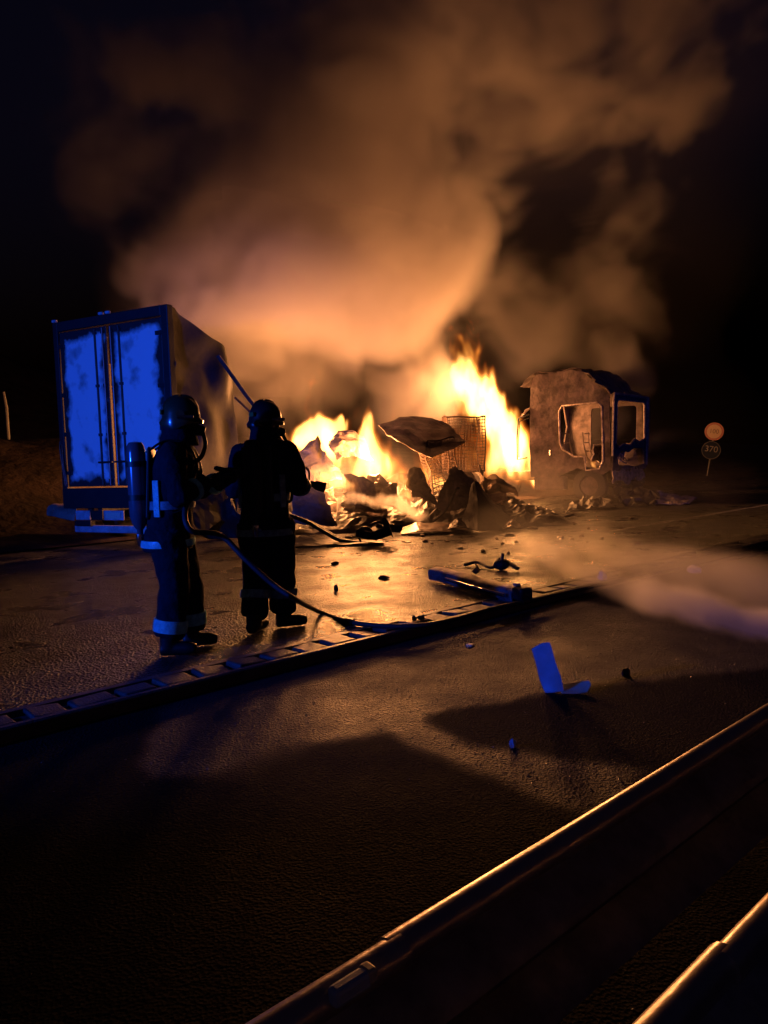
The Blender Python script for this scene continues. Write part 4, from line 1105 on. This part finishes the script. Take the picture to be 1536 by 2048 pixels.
    hm = obj('helmet', bm, helmet_mat, root, True)
    bm = bmesh.new(); tube(bm, [hd + V((0, 0, .03)) + S1 * .140 * c - F_ * .0 for c in (-1.0, -1.12)], .030, 10); tube(bm, [hd + V((0, 0, .03)) + S1 * .140 * c for c in (1.0, 1.12)], .030, 10); obj('visor_pivot', bm, helmet_mat, hm, True)
    bm = bmesh.new(); box(bm, hd + V((0, 0, .055)) - F_ * .137 + S1 * .03, (.075, .016, .035), rotm, .005); obj('helmet_reflector', bm, HELMET_PATCH, hm)
    # torch fixed on the side of the helmet
    bm = bmesh.new(); tube(bm, [hd + V((0, 0, .01)) + S1 * .150 - F_ * .02, hd + V((0, 0, .01)) + S1 * .150 + F_ * .09], .014, 8); obj('helmet_torch', bm, STEEL_ROD, hm, True)
    # neck curtain
    bm = bmesh.new(); loft(bm, [(hd + V((0, -.015, .0)), .118, .125), (hd + V((0, -.02, -.08)), .115, .12), (hd + V((0, -.025, -.15)), .135, .14), (hd + V((0, -.03, -.19)), .16, .145)], 20); remeshed('neck_curtain', bm, .014, CLOTH, hm, 3, .004, 14)
    # --- breathing set on the back: harness plate, cylinder valve down, straps
    bk = sp(1.25) + V((0, -.160, 0))
    bm = bmesh.new(); box(bm, bk, (.26, .03, .52), Matrix.Rotation(R(-4), 3, 'X'), .02); plate = obj('back_plate', bm, MASK, root)
    cyx = J.get('cyl', 0.0)
    bm = bmesh.new()
    loft(bm, [(bk + V((cyx, -.088, z)), r, r) for z, r in ((.30, .012), (.295, .045), (.27, .060), (.22, .069), (-.18, .069), (-.24, .066), (-.29, .052), (-.325, .030), (-.335, .022), (-.37, .022))], 20)
    cyl = obj('air_cylinder', bm, cyl_mat, root, True)
    bm = bmesh.new(); loft(bm, [(bk + V((cyx, -.088, z)), r, r) for z, r in ((-.365, .03), (-.39, .032), (-.43, .024), (-.455, .018))], 12); tube(bm, [bk + V((cyx - .05, -.088, -.40)), bk + V((cyx + .05, -.088, -.40))], .016, 8); obj('valve', bm, STEEL_ROD, cyl, True)
    for z in (.14, -.10):
        bm = bmesh.new(); loft(bm, [(bk + V((cyx, -.088, z - .02)), .0725, .0725), (bk + V((cyx, -.088, z + .02)), .0725, .0725)], 20); obj('cylinder_strap', bm, MASK, cyl, True)
    for s in (-1, 1):
        bm = bmesh.new(); tube(bm, smooth_path([bk + V((s * .10, 0, .22)), sp(1.52) + V((s * .12, -.05, .03)), sp(1.47) + V((s * .13, .12, .02)), sp(1.25) + V((s * .13, .19, 0)), sp(1.05) + V((s * .18, .1, 0)), bk + V((s * .12, 0, -.2))], 5), .022, 8, flat=.35); obj('harness_strap', bm, MASK, root, True)
    return root

def to_local(root, w):
    return Matrix.Rotation(root.rotation_euler.z, 4, 'Z').inverted() @ (w - root.location)
V = Vector
# --- firefighter with the nozzle
az2 = R(12)
loc2 = G(540, 1262, ROAD_Z); loc2.z = ROAD_Z
J2 = dict(kneeL=V((-.10, .02, .50)), ankleL=V((-.10, -.08, .10)), kneeR=V((.09, .10, .50)), ankleR=V((.07, .14, .10)), toeR=V((.85, .5, 0)), toeL=V((.1, 1, 0)),
          elbowL=V((-.275, .06, 1.16)), wristL=V((-.06, .33, 1.22)), elbowR=V((.29, .02, 1.17)), wristR=V((.25, .27, 1.16)),
          lean=.07, turn=R(42), band_t=(.40, .56), cyl=0.0)
FF2 = firefighter(loc2, az2, J2, 'firefighter in dark suit and helmet aiming the hose nozzle at the fire', HELMET_DARK, BAND_DIM, CYLINDER_DARK)
# --- firefighter behind him
az1 = R(82)
loc1 = G(352, 1303, ROAD_Z); loc1.z = ROAD_Z
J1 = dict(kneeL=V((-.11, .10, .50)), ankleL=V((-.12, .10, .10)), kneeR=V((.11, .03, .50)), ankleR=V((.12, -.03, .10)), toeR=V((.1, 1, 0)), toeL=V((-.1, 1, 0)),
          elbowL=V((-.26, .22, 1.18)), wristL=V((-.10, .42, 1.26)), elbowR=V((.30, .12, 1.15)), wristR=V((.12, .29, 1.24)),
          lean=.08, turn=R(-4), band_t=(.58, .80), cyl=0.03)
FF1 = firefighter(loc1, az1, J1, 'firefighter in profile with a greenish helmet, feeding the hose, air cylinder on the back', HELMET, BAND, CYLINDER)

def w2(v): return FF2.location + Matrix.Rotation(-az2, 3, 'Z') @ v
def w1(v): return FF1.location + Matrix.Rotation(-az1, 3, 'Z') @ v
# nozzle and hose
noz_tip = w2(V((.40, .46, 1.13))); noz_back = w2(V((.12, .34, 1.23)))
nd = (noz_tip - noz_back).normalized()
gR = noz_back + nd * .10; gL = noz_back - nd * .06
hand1R = w1(V((.08, .36, 1.26))); hand1L = w1(V((-.06, .50, 1.28)))
hose_pts = [noz_back, gL, w2(V((-.12, .34, 1.28))), w2(V((-.40, .18, 1.32))), (w2(V((-.55, .02, 1.35))) + hand1L) / 2 + V((0, 0, .02)), hand1L + (hand1R - hand1L) * -.3, hand1L, hand1R,
            w1(V((.20, .16, 1.10))), w1(V((.30, .18, .92)))]
low = [P(440, 1070, 5.5), P(490, 1118, 5.45), P(545, 1168, 5.42), P(590, 1198, 5.42)]
gnd = [G(x, y, ROAD_Z + .022) for x, y in ((640, 1224), (700, 1244), (770, 1252), (850, 1250), (920, 1236), (990, 1216), (1050, 1204), (1120, 1188), (1220, 1166), (1400, 1130), (1620, 1090))]
bm = bmesh.new()
org = gnd[2].copy(); org.z = ROAD_Z
path = smooth_path([p - org for p in hose_pts + low + gnd], 7)
tube(bm, path, .020, 10)
ho = obj('fire_hose', bm, HOSE, None, True); ho.location = org
tag(ho, 'dark fire hose running from the nozzle past both firefighters and along the kerb', 'hose')
for p in (gnd[1], gnd[6]):
    i = min(range(len(path)), key=lambda k: (path[k] - (p - org)).length)
    d = (path[min(i + 1, len(path) - 1)] - path[i - 1]).normalized()
    bm = bmesh.new(); tube(bm, [path[i] - d * .05, path[i] + d * .05], .029, 10); obj('coupling', bm, BRASS, ho, True)
bm = bmesh.new()
def nz(t): return (noz_back + nd * t) - noz_back
tube(bm, [nz(-.02), nz(.06), nz(.08), nz(.20), nz(.22), nz(.30)], [.030, .032, .026, .028, .040, .044], 14)
no = obj('hose_nozzle', bm, BRASS, None, True); no.location = noz_back
tag(no, 'black hose nozzle in the hands of the firefighter facing the fire', 'nozzle')
bm = bmesh.new(); tube(bm, smooth_path([nz(.05) + V((0, 0, .03)), nz(.06) + V((0, 0, .10)), nz(.12) + V((0, 0, .13)), nz(.16) + V((0, 0, .10)), nz(.16) + V((0, 0, .03))]), .009, 6); obj('bail_handle', bm, GALV, no, True)
L2 = lambda w: to_local(FF2, w)
r2m = Matrix.Rotation(az2, 3, 'Z'); r1m = Matrix.Rotation(az1, 3, 'Z')
glove(FF2, J2['wristR'], L2(gR), r2m @ nd, 1); glove(FF2, J2['wristL'], L2(gL), r2m @ nd, -1)
hdn = (hand1R - hand1L).normalized()
glove(FF1, J1['wristR'], to_local(FF1, hand1R), r1m @ hdn, 1); glove(FF1, J1['wristL'], to_local(FF1, hand1L), r1m @ hdn, -1)
# ------------------------------------------------------------------ volumes (smoke, flames, spray)
def spline_matrix(n, length, cell, rng_off):
    x = np.arange(n) * (length / max(n - 1, 1)) / cell + rng_off
    i = np.floor(x).astype(int)
    f = x - i
    m = i.max() + 4
    W = np.zeros((n, m), dtype=np.float32)
    w = [(1 - f) ** 3 / 6, (3 * f ** 3 - 6 * f ** 2 + 4) / 6, (-3 * f ** 3 + 3 * f ** 2 + 3 * f + 1) / 6, f ** 3 / 6]
    for k in range(4):
        W[np.arange(n), i + k] += w[k]
    return W
def fbm(shape, size, cells, seed, gain=0.5, stretch=(1, 1, 1), first=1.0):
    rng = np.random.default_rng(seed)
    out = np.zeros(shape, dtype=np.float32)
    a = first
    for c in cells:
        Ws = [spline_matrix(shape[k], size[k], c * stretch[k], rng.random()) for k in range(3)]
        lat = rng.standard_normal([W.shape[1] for W in Ws]).astype(np.float32)
        t = np.tensordot(Ws[0], lat, (1, 0))
        t = np.tensordot(t, Ws[1], (1, 1)).transpose(0, 2, 1)
        t = np.tensordot(t, Ws[2], (2, 1))
        out += a * 1.9 * t
        a *= gain
    return out
def sample(vol, fi):                 # trilinear lookup with float indices
    s = vol.shape
    i0, fr = [], []
    for k in range(3):
        x = np.clip(fi[k], 0, s[k] - 1.001)
        i = x.astype(np.int32)
        i0.append(i); fr.append(x - i)
    out = 0
    flat = vol.ravel()
    for dx in (0, 1):
        for dy in (0, 1):
            for dz in (0, 1):
                w = (fr[0] if dx else 1 - fr[0]) * (fr[1] if dy else 1 - fr[1]) * (fr[2] if dz else 1 - fr[2])
                out = out + w * flat[((i0[0] + dx) * s[1] + i0[1] + dy) * s[2] + i0[2] + dz]
    return out
def lattice(mn, mx, voxel):
    size = [mx[k] - mn[k] for k in range(3)]
    res = [max(4, int(round(s / voxel)) + 1) for s in size]
    ax = [np.linspace(mn[k], mx[k], res[k], dtype=np.float32) for k in range(3)]
    X, Y, Z = np.meshgrid(*ax, indexing='ij')
    return res, size, X, Y, Z
def make_volume(name, mn, mx, dens, mat, label, category, group=None):
    res = dens.shape
    n = res[0] * res[1] * res[2]
    me = bpy.data.meshes.new(name)
    me.vertices.add(n)
    ax = [np.linspace(mn[k], mx[k], res[k], dtype=np.float32) for k in range(3)]
    X, Y, Z = np.meshgrid(*ax, indexing='ij')
    me.vertices.foreach_set('co', np.stack([X.ravel(), Y.ravel(), Z.ravel()], 1).ravel())
    at = me.attributes.new('amount', 'FLOAT', 'POINT')
    at.data.foreach_set('value', np.ascontiguousarray(dens, dtype=np.float32).ravel())
    o = bpy.data.objects.new(name, me)
    COL.objects.link(o)
    me.materials.append(mat)
    ng = bpy.data.node_groups.new(name + '_grid', 'GeometryNodeTree')
    ng.interface.new_socket('Geometry', in_out='INPUT', socket_type='NodeSocketGeometry')
    ng.interface.new_socket('Geometry', in_out='OUTPUT', socket_type='NodeSocketGeometry')
    N, L = ng.nodes, ng.links
    gi, go = N.new('NodeGroupInput'), N.new('NodeGroupOutput')
    pos = N.new('GeometryNodeInputPosition')
    sep = N.new('ShaderNodeSeparateXYZ')
    L.new(pos.outputs[0], sep.inputs[0])
    idx = None
    for k in range(3):
        step = (mx[k] - mn[k]) / (res[k] - 1)
        a = N.new('ShaderNodeMath'); a.operation = 'SUBTRACT'
        L.new(sep.outputs[k], a.inputs[0]); a.inputs[1].default_value = mn[k]
        b = N.new('ShaderNodeMath'); b.operation = 'DIVIDE'
        L.new(a.outputs[0], b.inputs[0]); b.inputs[1].default_value = step
        c = N.new('ShaderNodeMath'); c.operation = 'ROUND'
        L.new(b.outputs[0], c.inputs[0])
        if idx is None:
            idx = c.outputs[0]
        else:
            m = N.new('ShaderNodeMath'); m.operation = 'MULTIPLY_ADD'
            L.new(idx, m.inputs[0]); m.inputs[1].default_value = res[k]; L.new(c.outputs[0], m.inputs[2])
            idx = m.outputs[0]
    na = N.new('GeometryNodeInputNamedAttribute'); na.data_type = 'FLOAT'; na.inputs['Name'].default_value = 'amount'
    si = N.new('GeometryNodeSampleIndex'); si.data_type = 'FLOAT'; si.domain = 'POINT'
    L.new(gi.outputs[0], si.inputs['Geometry']); L.new(na.outputs[0], si.inputs['Value']); L.new(idx, si.inputs['Index'])
    vc = N.new('GeometryNodeVolumeCube')
    vc.inputs['Min'].default_value = mn; vc.inputs['Max'].default_value = mx
    for k, ch in enumerate('XYZ'):
        vc.inputs['Resolution ' + ch].default_value = res[k]
    L.new(si.outputs[0], vc.inputs['Density'])
    sm = N.new('GeometryNodeSetMaterial'); sm.inputs['Material'].default_value = mat
    L.new(vc.outputs[0], sm.inputs['Geometry']); L.new(sm.outputs[0], go.inputs[0])
    md = o.modifiers.new('grid', 'NODES'); md.node_group = ng
    o['label'] = label; o['category'] = category; o['kind'] = 'stuff'
    if group: o['group'] = group
    return o
def smoke_material(name, color, scale, aniso=0.25, step=2.5):
    m = bpy.data.materials.new(name); m.use_nodes = True
    t = m.node_tree; t.nodes.clear()
    out = t.nodes.new('ShaderNodeOutputMaterial')
    v = t.nodes.new('ShaderNodeVolumePrincipled')
    v.inputs['Color'].default_value = (*color, 1)
    v.inputs['Density'].default_value = scale
    v.inputs['Density Attribute'].default_value = 'density'
    v.inputs['Anisotropy'].default_value = aniso
    t.links.new(v.outputs[0], out.inputs['Volume'])
    m.cycles.volume_step_rate = step
    return m
def flame_material(name, gain=1.0):
    m = bpy.data.materials.new(name); m.use_nodes = True
    t = m.node_tree; t.nodes.clear()
    out = t.nodes.new('ShaderNodeOutputMaterial')
    at = t.nodes.new('ShaderNodeAttribute'); at.attribute_name = 'density'
    rp = t.nodes.new('ShaderNodeValToRGB')
    e = rp.color_ramp.elements
    e[0].position = 0.0; e[0].color = (1.0, 0.14, 0.015, 1)
    e[1].position = 1.0; e[1].color = (1.0, 0.45, 0.10, 1)
    x = e.new(0.25); x.color = (1.0, 0.17, 0.012, 1)
    x = e.new(0.55); x.color = (1.0, 0.29, 0.032, 1)
    pw = t.nodes.new('ShaderNodeMath'); pw.operation = 'POWER'; pw.inputs[1].default_value = 2.5
    mu = t.nodes.new('ShaderNodeMath'); mu.operation = 'MULTIPLY'; mu.inputs[1].default_value = 9.5 * gain
    em = t.nodes.new('ShaderNodeEmission')
    L = t.links.new
    L(at.outputs['Fac'], rp.inputs[0]); L(at.outputs['Fac'], pw.inputs[0]); L(pw.outputs[0], mu.inputs[0])
    L(rp.outputs[0], em.inputs['Color']); L(mu.outputs[0], em.inputs['Strength'])
    L(em.outputs[0], out.inputs['Volume'])
    return m

# --- flames: chains of hot cores traced along each fire, licked upward by stretched noise
FLAME_MAT = flame_material('flame_glow')
def flame(balls, D, label, seed, voxel=0.033, wild=1.0, depth_stretch=1.0):
    B = []
    for b in balls:
        px, py, r = b[:3]
        heat = b[3] if len(b) > 3 else 1.0
        d = b[4] if len(b) > 4 else D
        B.append((P(px, py, d), r * d / FPX, heat))
    pad = 0.35
    mn = [min(c[k] - r for c, r, h in B) - pad for k in range(3)]
    mx = [max(c[k] + r for c, r, h in B) + pad for k in range(3)]
    mn[2] = max(mn[2], 0.09); mx[2] += 0.35
    res, size, X, Y, Z = lattice(mn, mx, voxel)
    st = (1, 1, 2.2)
    lift = sstep(0, 1, (Z - mn[2]) / max(size[2], .5))
    amp = (0.05 + 0.16 * lift) * wild
    dx = fbm(res, size, (0.45, 0.22, 0.11, .07), seed, 0.65, st)
    dy = fbm(res, size, (0.45, 0.22, 0.11, .07), seed + 1, 0.65, st)
    dz = fbm(res, size, (0.35, 0.16), seed + 2, 0.5, st)
    Xw, Yw, Zw = X + dx * amp, Y + dy * amp, Z + dz * amp * 1.6
    H = np.zeros(res, dtype=np.float32)
    for c, r, h in B:
        q = ((Xw - c.x) ** 2 + ((Yw - c.y) / depth_stretch) ** 2 + ((Zw - c.z) / 1.15) ** 2) / (r * r)
        H += h * np.clip(1 - q, 0, 1) ** 1.5
    lick = fbm(res, size, (0.28, 0.12, 0.06), seed + 3, 0.6, (1, 1, 3.0))
    H = H * (1.0 + 0.6 * lick) - 0.12 - 0.16 * np.clip(lick, 0, 2) * lift
    return make_volume('flame', mn, mx, np.clip(H, 0, 1.2), FLAME_MAT, label, 'fire', 'flames of the burning wreck')

flame([(1078, 955, 28), (1058, 935, 48), (1035, 905, 62), (1010, 870, 60), (990, 935, 40, .8), (990, 830, 50), (965, 800, 50),
       (945, 790, 48), (930, 765, 40, .8), (945, 740, 34, .7), (915, 750, 30, .6), (925, 710, 34, .46), (945, 695, 32, .40), (905, 685, 26, .36),
       (952, 668, 22, .36), (905, 668, 14, .34), (938, 648, 14, .36), (944, 628, 9, .5)], 22.4,
      'tallest white and orange flame rising between the wire cages and the burnt cab', 11)
flame([(640, 872, 46), (662, 892, 46), (688, 914, 38), (618, 882, 42, .9), (650, 846, 28, .8), (600, 868, 30, .6),
       (690, 862, 14, .5), (712, 868, 14, .5), (730, 865, 16, .5), (580, 880, 30, .4)], 17.2,
      'wide white flame burning at the left of the wreckage behind a folded sheet', 23)
flame([(735, 880, 36, .9), (742, 905, 50), (748, 930, 52), (778, 945, 44), (735, 858, 20, .6), (735, 840, 12, .4), (795, 962, 26), (715, 950, 26)], 15.6,
      'broad white flame in the middle of the heap of crumpled sheets', 31)
flame([(805, 1000, 22), (808, 975, 22), (810, 950, 16), (812, 925, 18, .6), (822, 985, 14, .7)], 14.5,
      'narrow white flame low between two dark panels', 41)
flame([(690, 970, 24), (670, 975, 24), (650, 965, 14, .6), (640, 950, 14, .4), (700, 958, 16, .6)], 14.6,
      'low round flame below the folded sheet near the water jet', 47)
flame([(610, 800, 16, .45), (608, 772, 18, .36), (618, 758, 16, .34), (627, 745, 14, .34), (605, 745, 16, .36), (590, 760, 11, .32), (632, 782, 14, .30),
       (595, 832, 20, .36), (625, 815, 16, .34), (660, 800, 14, .30), (640, 770, 10, .3)], 17.0,
      'loose orange flame tongues drifting high above the left end of the fire', 53, wild=1.5)
flame([(600, 905, 46, .42), (570, 900, 40, .40), (640, 930, 44, .40), (690, 915, 46, .38), (735, 870, 44, .34), (790, 900, 50, .40), (830, 930, 50, .42), (850, 880, 44, .38), (900, 890, 46, .40), (935, 930, 46, .42), (965, 890, 44, .42), (985, 950, 40, .42), (770, 860, 30, .3)], 18.8,
      'low orange bank of flames behind the whole heap', 71, voxel=0.045, wild=1.6)
flame([(855, 812, 9, .5), (858, 800, 10, .4), (850, 822, 12, .3), (872, 818, 9, .25), (880, 832, 9, .25)], 16.9,
      'small orange flame licking over the dark sheet beside the cage', 59, voxel=0.03)
flame([(870, 950, 34, .55), (890, 960, 30, .6), (865, 920, 30, .4), (940, 850, 34, .5), (955, 880, 34, .45), (910, 905, 36, .4), (870, 985, 20, .5)], 18.2,
      'fire burning inside the wire cages', 61)
flame([(1186, 930, 8, .9), (1180, 925, 7, .7), (1194, 936, 8, .9), (1188, 922, 5, .5)], 20.4,
      'small white flame inside the burnt cab below the door opening', 67, voxel=0.025, wild=.5)

# --- smoke plume
def smoke():
    mn, mx = [-12.0, 10.0, 0.1], [13.0, 26.0, 15.0]
    res, size, X, Y, Z = lattice(mn, mx, 0.11)
    w = [fbm(res, size, (4.0, 2.0, 1.0, .5), 100 + k, 0.6) for k in range(3)]
    A = 0.2 + 0.6 * sstep(1.0, 5.0, Z)
    Xw, Yw, Zw = X + A * w[0], Y + A * w[1], Z + A * w[2]
    # (px, py, radius px, depth, weight) of the billows
    blobs = [
        (640, 560, 150, 18.0, 1.3), (780, 520, 125, 17.8, 1.3), (855, 545, 80, 17.6, 1.2), (520, 500, 140, 18.5, 1.2), (560, 385, 95, 18.5, 1.1),
        (420, 600, 130, 18.8, 1.0), (310, 600, 90, 19, .8), (640, 440, 140, 18.5, 1.1), (760, 410, 140, 18.5, 1.0), (890, 390, 110, 19, .7),
        (680, 270, 150, 19, .9), (810, 220, 140, 19.3, .9), (570, 230, 110, 19.3, .8), (900, 130, 140, 19.3, .85), (780, 60, 150, 19.3, .85),
        (1060, 30, 100, 20, .5), (680, 110, 130, 19.5, .55), (250, 310, 110, 20, .40), (390, 240, 120, 20, .45), (290, 170, 100, 20, .3), (430, 100, 120, 20, .35),
        (560, 690, 130, 20.2, .75), (480, 790, 130, 20.2, .65), (640, 740, 90, 20.4, .55), (705, 670, 50, 19.5, .6), (420, 720, 110, 20.2, .7), (540, 880, 120, 20.6, .6), (640, 850, 80, 20.6, .45), (800, 710, 110, 21.5, .5), (850, 800, 100, 21.5, .45), (880, 690, 90, 23, .35), (800, 800, 90, 21, .25),
        (1050, 560, 100, 23.5, .28), (1090, 680, 90, 24.3, .18), (1020, 680, 100, 24, .32), (1210, 735, 50, 22.5, .26), (1275, 745, 32, 22.5, .26), (1180, 540, 110, 23.8, .07), (1000, 420, 90, 20.5, .40),
        (1320, 420, 260, 24, .10), (1350, 650, 240, 24, .09), (1420, 850, 160, 23, .13), (1180, 850, 70, 23.8, .7), (1270, 850, 50, 24, .5), (200, 120, 160, 20, .26), (130, 250, 100, 20, .2), (220, 420, 90, 20, .22), (1180, 330, 130, 21.5, .2), (1090, 200, 120, 20.5, .35), (1250, 200, 150, 21.5, .2), (1300, 560, 120, 24, .08), (1420, 120, 150, 21.5, .22),
        (1130, 250, 150, 21, .2), (960, 600, 90, 23.5, .3), (940, 780, 90, 23.5, .25),
        (1000, -150, 240, 20, .5), (700, -120, 220, 20, .5), (1300, -100, 200, 20.5, .3),
    ]
    S = np.zeros(res, dtype=np.float32)
    for px, py, r, d, wt in blobs:
        c = P(px, py, d); r = r * d / FPX
        q = ((Xw - c.x) ** 2 + (Yw - c.y) ** 2 + (Zw - c.z) ** 2) / (r * r)
        S += wt * np.exp(-1.2 * q)
    ix = [(Xw - mn[0]) / size[0] * (res[0] - 1), (Yw - mn[1]) / size[1] * (res[1] - 1), (Zw - mn[2]) / size[2] * (res[2] - 1)]
    puff = np.zeros(res, dtype=np.float32)
    for cell, a_, sd in ((2.6, .50, 140), (1.3, .42, 141), (.65, .34, 142), (.34, .22, 143)):
        n_ = fbm(res, size, (cell,), sd)
        puff += a_ * (np.abs(n_) / n_.std() - .8)          # round billows with sharp creases between them
    puff = sample(puff, ix)
    body = 1 - np.exp(-1.1 * S)
    D = body * (1 + 1.15 * puff) - 0.24 * (1 - .5 * body)
    D = np.clip(D, 0, 2.2)
    D = D * sstep(0, .18, D) + .05 * body
    low = [(610, 1010, 130, 14.6, .38), (760, 1020, 170, 15.5, .2), (950, 1000, 150, 17.0, .22), (1080, 985, 110, 17.5, .3), (1180, 1000, 100, 18, .16), (1165, 880, 40, 21.0, .8),
           (1250, 1040, 160, 15.5, .12), (1000, 1060, 150, 13, .2), (1400, 1010, 160, 18, .10)]
    for px, py, r, d, wt in low:                  # steam round the wreck
        c = P(px, py, d); r = r * d / FPX
        q = ((Xw - c.x) ** 2 + (Yw - c.y) ** 2) / (r * r) + ((Zw - c.z) / (0.55 * r)) ** 2
        D += 0.24 * wt * np.exp(-1.4 * q) * np.clip(1 + 0.9 * puff, 0.1, 2)
    D *= sstep(0.0, 0.5, Z - mn[2]) * 0.6 + 0.4
    edge = np.minimum.reduce([X - mn[0], mx[0] - X, Y - mn[1], mx[1] - Y, mx[2] - Z])
    D *= sstep(0.0, 1.2, edge)
    D[D < 0.004] = 0
    return make_volume('smoke', mn, mx, D, smoke_material('smoke_air', (0.73, 0.70, 0.73), SMOKE_SCALE),
                       'brown smoke billowing up from the burning truck into the night sky', 'smoke')
SMOKE_SCALE = 1.0
smoke()
# --- water: the firefighter's jet and a hose stream entering from beyond the right edge
def spray(name, pts, radii, dens, voxel, seed, label, mist=None):
    chains = [([Vector(p) for p in pts], radii, dens)]
    if mist: chains.append(([Vector(p) for p in mist[0]], mist[1], mist[2]))
    pts = [p for c in chains for p in c[0]]; radii = [r for c in chains for r in c[1]]
    mn = [min(p[k] - r for p, r in zip(pts, radii)) - .15 for k in range(3)]
    mx = [max(p[k] + r for p, r in zip(pts, radii)) + .15 for k in range(3)]
    mn[2] = max(mn[2], ROAD_Z + .01)
    res, size, X, Y, Z = lattice(mn, mx, voxel)
    n = [fbm(res, size, (.6, .3, .15), seed + k, .55) for k in range(3)]
    Xw, Yw, Zw = X + .06 * n[0], Y + .06 * n[1], Z + .06 * n[2]
    D = np.zeros(res, dtype=np.float32)
    for pts, radii, dens, i in [(*c, i) for c in chains for i in range(len(c[0]) - 1)]:
        a, b = pts[i], pts[i + 1]; d = b - a; L2 = d.length_squared
        t = np.clip(((Xw - a.x) * d.x + (Yw - a.y) * d.y + (Zw - a.z) * d.z) / L2, 0, 1)
        dist = np.sqrt((Xw - a.x - t * d.x) ** 2 + (Yw - a.y - t * d.y) ** 2 + (Zw - a.z - t * d.z) ** 2)
        r = radii[i] + (radii[i + 1] - radii[i]) * t
        val = dens[i] + (dens[i + 1] - dens[i]) * t
        D = np.maximum(D, val * np.clip(1 - (dist / r) ** 2, 0, 1))
    d0 = (chains[0][0][-1] - chains[0][0][0]).normalized(); s0 = d0.cross(Vector((0, 0, 1))).normalized(); u0 = s0.cross(d0)
    cube = fbm((72, 72, 72), (72, 72, 72), (5, 2.5), seed + 9, .6)
    def along(q, f):
        return np.mod((Xw * q.x + Yw * q.y + Zw * q.z) * f, 70)
    D *= np.clip(1 + .75 * sample(cube, [along(d0, 2.5), along(s0, 26), along(u0, 26)]), .05, 2.5)      # streaks along the flow
    return make_volume(name, mn, mx, D, SPRAY_MAT, label, 'water')
SPRAY_MAT = smoke_material('water_mist', (0.97, 0.97, 0.98), 1.0, 0.62, 1.5)
spray('water_jet', [noz_tip + nd * .1, noz_tip.lerp(P(840, 1034, 13.2), .5) + Vector((0, 0, .12)), P(840, 1034, 13.2)], [.03, .065, .13], [4.5, 1.8, .7], .035, 200,
      'thin water jet from the nozzle towards the burning heap')
spray('water_stream', [P(1800, 1250, 4.2), P(1536, 1236, 5.0), P(1400, 1222, 5.7), P(1260, 1184, 6.9), P(1130, 1132, 9.0), P(1040, 1095, 11.0)], [.11, .125, .14, .16, .22, .28], [15.0, 13.0, 8.0, 3.2, 1.2, .25], .05, 220,
      'wide water stream entering over the near road, spreading into mist before the cab',
      ([P(1800, 1170, 4.6), P(1536, 1190, 5.4), P(1330, 1150, 7.0), P(1150, 1110, 9.0), P(1000, 1080, 11.0)], [.24, .24, .30, .40, .50], [1.5, 1.3, .6, .22, .05]))
